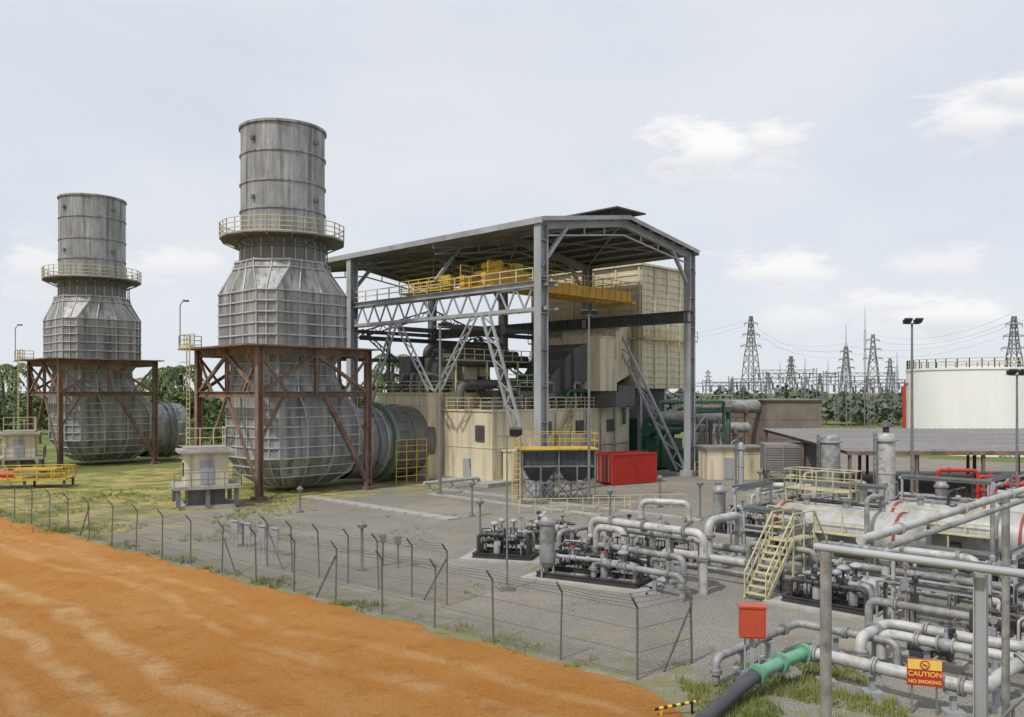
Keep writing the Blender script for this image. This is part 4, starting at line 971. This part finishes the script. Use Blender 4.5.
# ------------------------------------------------------------ skids
def skid(loc,rz,label,nv=4,dx=4.6,dy=3,vessel=True,seed=1,hs=1.0):
    random.seed(seed)
    t=T('valve_skid',label,'process skid',loc,rz,group='gas valve skids')
    m=MB(); m.bb((-dx/2-.6,-dy/2-.5,0),(dx/2+.6,dy/2+.5,.12)); P(m,'pad',t,'concrete')
    m=MB()
    for y in (-dy/2,0,dy/2): m.ibeam((-dx/2,y,.24),(dx/2,y,.24),.15,.22)
    for x in (-dx/2,0,dx/2): m.ibeam((x,-dy/2,.24),(x,dy/2,.24),.15,.2)
    P(m,'base_frame',t,'dark')
    for k in range(nv):
        y=-dy/2+.35+(dy-.7)*k/max(1,nv-1); r_=rr(.07,.13); z=rr(.6,1.5)*hs
        m=MB(); m.tube([(-dx/2+.2,y,.3),(-dx/2+.2,y,z),(dx/2-.2,y,z),(dx/2-.2,y,.3)],r_,12)
        for q in (.15,.5,.85): flange(m,(-dx/2+.2+(dx-.4)*q,y,z),(1,0,0),r_)
        P(m,'pipe',t,random.choice(['pipe','dark','steel','pipe','dark']))
        for q in (.33,.68):
            m=MB(); u=random.random(); c=(-dx/2+.2+(dx-.4)*q+rr(-.2,.2),y,z)
            if u<.3: actuator(m,c,(1,0,0),r_*1.1); P(m,'control_valve',t,['dark','steel'])
            else: valve(m,c,(1,0,0),r_*rr(1.0,1.2),rr(.35,.6)); P(m,'valve',t,['maroon','dark'] if u<.5 else ['dark','dark'] if u<.9 else ['steel','redband'])
    for k in range(6):
        m=MB(); x=rr(-dx/2+.3,dx/2-.3); y=rr(-dy/2+.2,dy/2-.2); h=rr(1.0,2.2)*hs; m.cyl((x,y,.3),(x,y,h),.03,n=6); m.cyl((x,y-.07,h),(x,y+.07,h),.11,n=12); m.box((x+.08,y,h-.35),(.2,.16,.25)); P(m,'gauge',t,random.choice(['steel','dark','pipe']))
    for k in range(6):
        m=MB(); x=rr(-dx/2+.3,dx/2-1.2); y=rr(-dy/2+.2,dy/2-.5); h=rr(.6,1.6)*hs; m.tube([(x,y,.3),(x,y,h),(x+rr(.4,.9),y,h),(x+rr(.4,.9),y+rr(.2,.5),.3)],.03,6,bend=.1); P(m,'impulse_line',t,'dark')
    for k in range(3):
        m=MB(); x=rr(-dx/2+.5,dx/2-.5); y=rr(-dy/2+.3,dy/2-.3); h=rr(.8,1.3)*hs; m.lathe([(.01,.3),(.17,.32),(.17,h),(.12,h+.1),(.01,h+.14)],14,(x,y,0)); P(m,'small_vessel',t,random.choice(['steel','dark','pipe']))
    if vessel:
        m=MB(); m.lathe([(.36,.6),(.36,2.3),(.44,2.3),(.44,2.42),(.36,2.42),(.32,2.55),(.2,2.68),(.01,2.72)],20,(-dx/2+.5,-dy/2+.1,.25)); m.lathe([(.01,.3),(.2,.35),(.36,.6)],20,(-dx/2+.5,-dy/2+.1,.25))
        for k in range(3): a=k*2.1; m.beam((-dx/2+.5+.3*math.cos(a),-dy/2+.1+.3*math.sin(a),.12),(-dx/2+.5+.3*math.cos(a),-dy/2+.1+.3*math.sin(a),1),.08)
        P(m,'filter_vessel',t,'pipe')
    return t
skid((4.0,38.8,0),ANGW+.25,'gas valve skid with upright filter vessel on concrete pad',4,4.8,3.2,True,3)
skid((-.3,43.5,0),ANGW+.5,'compact skid of dark valves on concrete pad',3,3.0,1.8,False,5)
skid((2.0,47.5,0),ANGW+.4,'skid of dark valves and gauges beside cooler',3,3.2,2.0,False,9,.8)
skid((7.8,43.5,0),ANGW+.2,'gas regulating skid with dark valves on concrete pad',3,4.0,2.4,False,11)
skid((12.7,33.6,0),ANGW,'low skid of black valves under pipes',3,3.4,1.8,False,13,.8)
skid((20.8,35.4,0),ANGW,'dark valves and gauges below separators',3,3.4,2.0,False,19,.8)
skid((14.0,50.5,0),ANGW,'gas valve skid with filter vessel beside separators',4,3.6,2.2,True,21)
skid((23.5,53,0),ANGW,'gas valve skid near heater stack',4,3.6,2.2,True,23)
skid((28.5,53,0),ANGW,'gas valve skid beside red fire pipes',4,3.6,2.2,True,25)
S2=(3.6,40.0,0)
for k,(a,z,b0,b1) in enumerate(((0,2.55,0.2,6.2),(.8,2.1,.6,5.6),(-.9,1.6,1.2,5.8),(-1.6,1.0,1.6,6.2))):
    run('grey process pipe bridging valve skid',[fr(S2,a,b0,.3),fr(S2,a,b0,z),fr(S2,a,b1,z),fr(S2,a,b1,.0)],(.18,.15,.14,.13)[k],'pipew' if k==0 else 'pipe',flanges=(.55,1.2,1.5,1.85,2.4),valves=(1.35,) if k>1 else (),sup=(1.7,))
run('light grey looped pipe standing over valve skid',[fr(S2,-.4,.8,.3),fr(S2,-.4,.8,2.3),fr(S2,-.4,2.4,2.3),fr(S2,-.4,2.4,.4)],.16,'pipew',flanges=(.5,2.5))
run('grey pipe descending to ground with elbows',[fr(S2,0.4,-2.2,.4),fr(S2,0.4,-2.2,1.6),fr(S2,2.8,-2.2,1.6),fr(S2,2.8,-2.2,.1)],.13,'pipe',flanges=(.5,1.5))
# ------------------------------------------------------------ pipes by the grass
P1=(8.77,25.2,0)
run('thick grey pipeline with bolted flanges on supports',[fr(P1,0,0,.8),fr(P1,0,4.7,.8),fr(P1,2.0,4.7,.8),fr(P1,2.6,5.3,1.3),fr(P1,6,5.3,1.3)],.175,'pipew',flanges=(.05,.42,.9,2.6),sup=(.12,.4,.85,1.6,3.4),name='main_pipeline')
run('light green coated pipeline section with flanges',[(6.75,23.65,.62),(7.7,24.4,.74),(8.72,25.16,.8)],.18,'greenp',flanges=(.1,1.0,1.9),name='main_pipeline')
hp=T('black_hose','thick dark flexible hose lying on ground','hose',(0,0,0)); 
m=MB(); pts=[(2.6,17.8,.35),(3.8,19.8,.3),(4.7,21.2,.25),(5.4,22.2,.28),(6.1,23.05,.42),(6.75,23.65,.62)]; m.tube(pts,.2,16,bend=1.0)
P(m,'hose',hp,'rubber')
P2=(5.9,24.6,0)
run('grey pipe rising from grass and running over gravel',[fr(P2,0,0,.05),fr(P2,0,0,.8),fr(P2,5.2,0,.8),fr(P2,5.2,3.2,.8),fr(P2,5.2,3.2,.05)],.12,'pipe',flanges=(.5,1.4,1.8,2.5),sup=(1.3,1.6,2.4))
run('light grey pipe loop with elbows on supports',[fr(P3,0,-.3,.1),fr(P3,0,-.3,.95),fr(P3,2.3,-.3,.95),fr(P3,2.3,3.6,.95),fr(P3,4.0,3.6,.95),fr(P3,4,3.6,.1)],.17,'pipew',flanges=(.5,1.5,2.3,2.7),sup=(1.5,2.4,2.8))
run('light grey pipe parallel to track with valve',[fr(P3,.9,0,.2),fr(P3,.9,0,1.0),fr(P3,.9,5.4,1.0),fr(P3,5,5.4,1.0)],.15,'pipew',flanges=(1.2,1.5,1.8),valves=(1.35,),sup=(1.25,1.75))
run('grey pipe crossing above gravel with valve',[fr(P3,4.0,-1.6,.2),fr(P3,4.0,-1.6,1.2),fr(P3,4.0,7.5,1.2)],.14,'pipe',flanges=(1.1,1.4,1.7),valves=(1.5,),sup=(1.35,1.75))
sg=T('caution_sign','red and yellow caution no smoking sign fixed to pipe','sign',(10.85,22.35,0),math.radians(-16))
m=MB(); m.box((0,0,1.12),(.86,.03,.70)); P(m,'sign_board',sg,'red')
ym=wm('sign_yellow',(.80,.55,.12),(.7,.46,.1),3,.5); 
m=MB(); m.box((0,-.02,1.33),(.82,.012,.26)); P(m,'yellow_panel',sg,ym)
m=MB(); m.cyl((0,-.03,1.33),(0,-.04,1.33),.12,n=28); P(m,'prohibition_ring',sg,'red')
m=MB(); m.cyl((0,-.041,1.33),(0,-.045,1.33),.088,n=28); P(m,'ring_face',sg,ym)
m=MB(); m.box((0,-.05,1.33),(.11,.008,.024)); P(m,'cigarette_symbol',sg,'dark')
m=MB(); m.beam((-.065,-.056,1.395),(.065,-.056,1.265),.022,.008); P(m,'prohibition_bar',sg,'red')
m=MB(); m.beam((-.3,.05,0),(-.3,.05,1.45),.05); m.cut(); m.beam((.3,.05,0),(.3,.05,1.45),.05); P(m,'sign_bracket',sg,'galv')
def text(s_,size,loc,parent,mt_):
    c=bpy.data.curves.new('lettering','FONT'); c.body=s_; c.size=size; c.align_x='CENTER'; c.align_y='CENTER'; c.extrude=.004; c.offset=.003
    o=bpy.data.objects.new('tmp',c); COL.objects.link(o); bpy.context.view_layer.update()
    me=bpy.data.meshes.new_from_object(o.evaluated_get(bpy.context.evaluated_depsgraph_get())); bpy.data.objects.remove(o)
    me.materials.clear(); me.materials.append(mt_); n=bpy.data.objects.new('lettering',me); COL.objects.link(n); n.parent=parent; n.location=loc; n.rotation_euler=(math.pi/2,0,0)
text('CAUTION',.18,(0,-.025,1.08),sg,ym); text('NO SMOKING',.125,(0,-.025,.88),sg,ym)
t=T('junction_box','faded red junction box on grey post in grass','junction box',(6.95,24.6,0),math.radians(-8))
m=MB(); m.box((0,0,1.85),(.72,.36,.88)); m.box((0,-.19,1.85),(.62,.03,.78)); m.box((0,0,2.31),(.8,.44,.05)); P(m,'box',t,'orangebox')
m=MB(); m.beam((0,.1,0),(0,.1,1.45),.12); m.box((0,.1,.06),(.4,.4,.12)); P(m,'post',t,'steel')
m=MB(); m.tube([(-.2,0,1.4),(-.2,0,.05)],.03,6); m.cut(); m.tube([(.2,0,1.4),(.2,0,.05)],.03,6); P(m,'conduit',t,'steel')
# pipe rack
rk=T('pipe_rack','light grey steel pipe rack with pipes on top','pipe rack',(4.43,12.0,0),ANG)
m=MB()
m.cyl((0,0,0),(0,0,6.25),.08,n=14); m.cut(); m.cyl((0,-3.4,0),(0,-3.4,6.2),.08,n=14); m.cut(); m.cyl((9,0,0),(9,0,6.25),.08,n=14); m.cut(); m.cyl((9,-3.4,0),(9,-3.4,6.25),.08,n=14)
P(m,'post',rk,'pipe')
m=MB(); m.ibeam((.2,-1.93,0),(.2,-1.93,6.2),.10,.15,.015); P(m,'channel_post',rk,'steel')
m=MB(); m.tube([(0,.15,6.3),(0,-6,6.3)],.055,12); m.cut(); m.tube([(9,.15,6.3),(9,-6,6.3)],.07,12); P(m,'cross_beam',rk,'steel')
for y,z,r_ in ((-.45,6.45,.068),(-.85,6.42,.045)):
    m=MB(); m.tube([(.1,y,z),(12,y,z)],r_,12); P(m,'pipe',rk,'pipew' if r_>.06 else 'pipe')
m=MB()
for x in (1.5,4.5,7.5): m.cut(); m.cyl((x,-.45,6.45),(x+.06,-.45,6.45),.10,n=14)
P(m,'pipe_flange',rk,'steel')
m=MB(); m.rail([(.25,-1.93,3.0),(6,-1.93,3.0)],1.1,1.6,.02); P(m,'railing',rk,'galv')
def stripes():
    m=bpy.data.materials.new('yellow_black_stripes'); nt_,N_,K_=nodes(m)
    o=N_.new('ShaderNodeOutputMaterial'); p=N_.new('ShaderNodeBsdfPrincipled'); K_.new(p.outputs[0],o.inputs[0])
    tcx=N_.new('ShaderNodeTexCoord'); sp=N_.new('ShaderNodeSeparateXYZ'); K_.new(tcx.outputs['Object'],sp.inputs[0])
    a=N_.new('ShaderNodeMath'); a.operation='MULTIPLY'; a.inputs[1].default_value=4; K_.new(sp.outputs[0],a.inputs[0])
    b=N_.new('ShaderNodeMath'); b.operation='FRACT'; K_.new(a.outputs[0],b.inputs[0]); c=N_.new('ShaderNodeMath'); c.operation='GREATER_THAN'; c.inputs[1].default_value=.5; K_.new(b.outputs[0],c.inputs[0])
    x=N_.new('ShaderNodeMix'); x.data_type='RGBA'; x.inputs[6].default_value=(.02,.02,.02,1); x.inputs[7].default_value=(.75,.5,.04,1); K_.new(c.outputs[0],x.inputs[0]); K_.new(x.outputs[2],p.inputs['Base Color']); return m
m=MB(); m.cyl((0,0,.25),(1.2,0,.32),.04,n=10); m.beam((.2,0,0),(.2,0,.25),.05); m.beam((1.1,0,0),(1.1,0,.3),.05)
S(m,'barrier_pole',stripes(),'low yellow and black striped barrier pole at track edge','barrier',(3.7,22.1,0),.3)
def vent(loc,label,h=2.2):
    m=MB(); m.cyl((0,0,0),(0,0,h),.07,n=8); m.lathe([(.07,h-.1),(.22,h-.05),(.24,h+.1),(.05,h+.25),(.01,h+.27)],12); m.box((0,0,.05),(.4,.4,.1)); return S(m,'vent_post','galv',label,'vent post',loc,group='vent posts')
for b,d,h in (((362-512)/850,40.5,2.1),((480-512)/850,50,2.0),((472-512)/850,58,2.2),((700-512)/850,57,2.3),((718-512)/850,60,2.0),((243-512)/850,47,1.2),((300-512)/850,60,1.6),((610-512)/850,57,1.8),((660-512)/850,63,2.1),((760-512)/850,64,2.4)):
    vent(at(b,d),'galvanised mushroom-cap vent post on gravel',h)
for b,d in (((235-512)/850,46.3),((248-512)/850,45.4),((262-512)/850,44.6),((275-512)/850,43.8)):
    m=MB(); m.box((0,0,1.15),(.62,.1,.6)); m.beam((-.2,0,0),(-.2,0,.85),.06); m.beam((.2,0,0),(.2,0,.85),.06); m.box((0,-.03,1.48),(.7,.2,.04))
    S(m,'cable_marker_panel','steel','grey panel on two short posts beside fence','panel',at(b,d),math.radians(-42),group='grey panels beside fence')
for b,d in (((383-512)/850,41.5),((398-512)/850,41)):
    m=MB(); m.cyl((0,0,0),(0,0,1.5),.05,n=6); m.box((0,0,1.35),(.3,.2,.4)); S(m,'instrument_post','galv','small instrument box on grey post in gravel','instrument',at(b,d),group='instrument posts')
run('white pipe running low beside stack',[tuple(A0+U*(-5)+V*9+Vector((0,0,.7))),tuple(A0+U*1.5+V*9+Vector((0,0,.7))),tuple(A0+U*1.5+V*9)],.15,'pipew',sup=(.1,.5,.9))
for k in range(12):
    m=MB(); m.box((0,0,.05),(1.4,1.1,.09)); S(m,'trench_cover_slab','concrete','concrete slab covering cable trench in gravel','slab',A0+U*(-14)+V*4+V*(-8.2+k*1.5),ANG+math.pi/2+rr(-.02,.02),group='cable trench slabs')
for i,(b,d,h,ln) in enumerate((((575-512)/850,60,1.0,8),((640-512)/850,62,1.0,7),((800-512)/850,62,1.1,8))):
    m=MB(); m.rail([(-ln/2,0,0),(ln/2,0,0)],h,1.1,.03,mids=2); S(m,'guard_railing','rail','pale yellow guard railing along walkway','railing',at(b,d),math.radians(8))
for a,b,l in ((-3,-4,26),(-6,-2,18)):
    m=MB(); m.bb((-l/2,-.25,0),(l/2,.25,.12)); S(m,'concrete_kerb','concrete','low concrete kerb strip across gravel','kerb',A0+U*a+V*b,ANG+math.pi/2)
# ------------------------------------------------------------ pylons and substation
def pylon(b,d,h,label):
    t=T('lattice_pylon',label,'pylon',at(b,d),rr(-.3,.3),group='transmission pylons'); m=MB(); bw=h*.085; th=.18+d*.0004
    lev=[0,.18,.34,.48,.6,.7,.78,.86,.93,1]
    def hw(f): return bw*(1-f)**.9*1+.5 if f<.65 else .5+bw*(.35)**.9*(1-(f-.65)/.35)*.8
    for a,c in zip(lev[:-1],lev[1:]):
        A=hw(a);C=hw(c)
        ca=[(-A,-A),(A,-A),(A,A),(-A,A)];cc=[(-C,-C),(C,-C),(C,C),(-C,C)]
        for i in range(4):
            m.beam((*ca[i],a*h),(*cc[i],c*h),th); j=(i+1)%4
            m.beam((*ca[i],a*h),(*cc[j],c*h),th*.55); m.beam((*ca[j],a*h),(*cc[i],c*h),th*.55)
    P(m,'lattice_mast',t,'galv')
    for f,wv in ((.68,h*.12),(.80,h*.10),(.92,h*.08)):
        m=MB(); z=f*h
        for s_ in (-1,1): m.beam((0,0,z+h*.03),(s_*wv,0,z),th*.8); m.beam((0,0,z-h*.01),(s_*wv,0,z),th*.8); m.beam((s_*wv,0,z),(s_*wv,0,z-h*.03),th*.6)
        P(m,'cross_arm',t,'galv')
    return t
for px_,py_,d in ((751,316,420),(846,346,330),(873,334,400),(791,356,480),(1014,316,300),(708,370,620),(732,379,700),(890,358,560),(1003,368,500),(920,376,600),(768,372,640),(820,374,620)):
    h=8.5+(392-py_)*d/850; pylon((px_-512)/850,d,h,'grey lattice transmission pylon beyond the plant')
for px_,py_,d in ((865,307,260),(846,324,240),(805,358,230),(780,362,240),(897,352,250),(828,360,260)):
    h=8.5+(392-py_)*d/850; m=MB(); m.laced((0,0,0),(0,0,h*.8),.5,(1,0,0),.12); m.cyl((0,0,h*.8),(0,0,h),.12,.05,n=6); S(m,'lightning_mast','galv','slender lightning mast in the substation','lightning mast',at((px_-512)/850,d),group='lightning masts')
def gantry(b,d,wv,h):
    t=T('substation_gantry','grey steel busbar gantry in the substation','gantry',at(b,d),rr(-.15,.15),group='substation gantries')
    m=MB()
    for s_ in (-1,1): m.laced((s_*wv/2,0,0),(s_*wv/2,0,h),.9,(1,0,0),.16)
    m.laced((-wv/2,0,h-1),(wv/2,0,h-1),.9,(0,0,1),.16); P(m,'portal_frame',t,'galv')
    m=MB()
    for k in range(6): m.cut(); x=-wv/2+wv*(k+.5)/6; m.cyl((x,0,h-3),(x,0,h-1.4),.16,n=6)
    P(m,'insulator',t,'steeldark')
for b,d,wv,h in ((.30,190,16,12),(.34,205,18,13.5),(.385,185,14,11.5),(.41,220,18,14),(.45,200,14,12),(.265,210,16,11.5),(.56,230,20,13),(.24,230,14,11.5),(.32,230,16,15),(.43,180,12,11)): gantry(b,d,wv,h)
for (pa,za,pb,zb) in ((at(.281,420),40,at(.393,330),22),(at(.393,330),24,at(.59,300),30),(at(.425,400),33,at(.59,300),34),(at(.281,420),34,at(.425,400),32),(at(.59,300),32,at(.8,280),33),(at(.281,420),42,at(.10,520),40)):
    for k in range(2):
        m=MB(); pts=[]
        for i in range(13):
            f=i/12; p=pa.lerp(pb,f); pts.append((p.x,p.y,za+(zb-za)*f-5*4*f*(1-f)+k*2.5))
        for a,b in zip(pts[:-1],pts[1:]): m.beam(a,b,.05)
        S(m,'power_line','steeldark','slack high-voltage conductor strung between pylons','power line',group='power lines')
# ------------------------------------------------------------ vegetation
def leaves(mb,c,rad,n,size,m=0):
    c=Vector(c)
    for _ in range(n):
        while True:
            v=Vector((rr(-1,1),rr(-1,1),rr(-1,1)))
            if .35<v.length<1: break
        p=c+Vector((v.x*rad[0],v.y*rad[1],v.z*rad[2])); a=Vector((rr(-1,1),rr(-1,1),rr(-.6,.6))).normalized(); b=a.cross(Vector((rr(-1,1),rr(-1,1),rr(-1,1)))).normalized(); s_=size*rr(.6,1.3)
        mb.add([p-a*s_,p+b*s_*.5,p+a*s_,p-b*s_*.5],[(0,1,2,3)],m)
random.seed(21)
def forest(name,label,x0,x1,y0,y1,n,hmin,hmax,lsz,nl,mt_):
    m=MB()
    for i in range(n):
        x=rr(x0,x1); y=rr(y0,y1)
        h=rr(hmin,hmax)*(0.9+.5*mn.noise(Vector((x*.03,y*.03,2)))); wv=rr(2.5,5)
        for k in range(3): leaves(m,(x+rr(-2,2),y+rr(-2,2),h*rr(.3,.75)),(wv*.7,wv*.7,h*.26),nl,lsz)
    S(m,name,mt_,label,None,kind='stuff',smooth=False)
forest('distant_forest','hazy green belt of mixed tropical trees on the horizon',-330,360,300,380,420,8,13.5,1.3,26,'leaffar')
forest('tree_belt','dense belt of green trees beyond the plant boundary',-170,30,190,240,150,5,10.5,.9,34,'leaf')
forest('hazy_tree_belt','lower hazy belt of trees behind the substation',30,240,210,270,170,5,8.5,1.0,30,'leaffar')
forest('scrub_belt','low green scrub and bushes behind the stacks',-120,-12,130,180,80,2.5,7,.55,36,'leaf')
def tree(loc,h,label):
    t=T('broadleaf_tree',label,'tree',loc,rr(0,6),group='trees behind the plant'); m=MB(); m.cyl((0,0,0),(0.1,0,h*.5),h*.03,h*.018,8)
    ends=[]
    for k in range(6):
        a=k*1.05+rr(-.3,.3); e=Vector((math.cos(a)*h*.25*rr(.6,1.1),math.sin(a)*h*.25*rr(.6,1.1),h*rr(.6,.88))); ends.append(e); m.cyl((.1,0,h*rr(.32,.48)),e,h*.012,h*.004,6)
    P(m,'trunk',t,'bark'); m=MB()
    for e in ends+[Vector((0,0,h*.88)),Vector((0,0,h*.65))]: leaves(m,e,(h*.17,h*.17,h*.12),170,.3)
    P(m,'crown',t,'leaf',smooth=False)
for b,d,h in (((172-512)/850,125,9.0),((186-512)/850,130,8.5),((160-512)/850,140,9),((330-512)/850,130,9),((352-512)/850,140,10),((40-512)/850,140,8)):
    tree(at(b,d),h,'leafy green tree behind the exhaust stacks')
def palm(loc,h,label):
    t=T('palm_tree',label,'tree',loc,rr(0,6),group='palm trees'); m=MB(); m.tube([(0,0,0),(.3,0,h*.5),(.1,.2,h)],.28,8); P(m,'trunk',t,'palmbark')
    m=MB()
    for k in range(26):
        a=k*2.4; el=rr(-.1,1.25); L_=rr(3.6,4.8); pr=Vector((.1,.2,h)); prev=pr
        for j in range(1,9):
            f=j/8; p=pr+Vector((math.cos(a)*L_*f*math.cos(el*.6),math.sin(a)*L_*f*math.cos(el*.6),L_*(f*math.sin(el)-f*f*.95)))
            sd2=Vector((-math.sin(a),math.cos(a),0)); m.beam(prev,p,.06)
            for s_ in (-1,1):
                q=p+sd2*s_*.9*(1-f*.6)+Vector((0,0,-.5)); m.add([prev,p,q],[(0,1,2)])
            prev=p
    P(m,'crown',t,'leaf',smooth=False)
for b,d,h in (((392-512)/850,135,13.6),((14-512)/850,150,12.6),((180-512)/850,140,12.0),((3-512)/850,165,11.6),((163-512)/850,150,11.2),((382-512)/850,150,11.4),((172-512)/850,165,12.6),((150-512)/850,170,10.5)): palm(at(b,d),h,'oil palm with drooping fronds behind the plant')
def grass(name,label,pts):
    m=MB()
    for (x,y,h) in pts:
        for _ in range(7):
            a=rr(0,6.28); l=rr(.1,.35)*h; px_,py_=x+rr(-.15,.15),y+rr(-.15,.15); sx,sy=math.cos(a+1.57)*.02,math.sin(a+1.57)*.02
            m.add([(px_-sx,py_-sy,0),(px_+sx,py_+sy,0),(px_+math.cos(a)*l*.5,py_+math.sin(a)*l*.5,h*rr(.6,1.1))],[(0,1,2)])
    S(m,name,'grassb',label,None,kind='stuff',smooth=False)
pts=[]
for _ in range(2300):
    x=rr(4.9,10.5); y=rr(18,26.5)
    if mn.noise(Vector((x*.6,y*.6,0)))>-.15: pts.append((x,y,rr(.08,.3)))
for _ in range(1100):
    s_=random.random()**1.2*60; n=rr(-.5,.9); p=F0+FD*s_+FN*n
    if mn.noise(Vector((s_*.5,0,7)))>.0: pts.append((p.x,p.y,rr(.08,.3)))
for _ in range(1500):
    d=rr(48,75); b=rr(-.6,-.25); p=at(b,d)
    if mn.noise(Vector((p.x*.2,p.y*.2,9)))>.05: pts.append((p.x,p.y,rr(.1,.35)))
for _ in range(1400):
    d=rr(30,60); b=rr(-.35,.1); p=at(b,d)
    if mn.noise(Vector((p.x*.25,p.y*.25,4)))>.2 and (p-F0).dot(FN)>.5: pts.append((p.x,p.y,rr(.05,.2)))
grass('grass_tufts','green grass tufts along fence and between pipes',pts)
print('verts',sum(len(o.data.vertices) for o in bpy.data.objects if o.type=='MESH'))
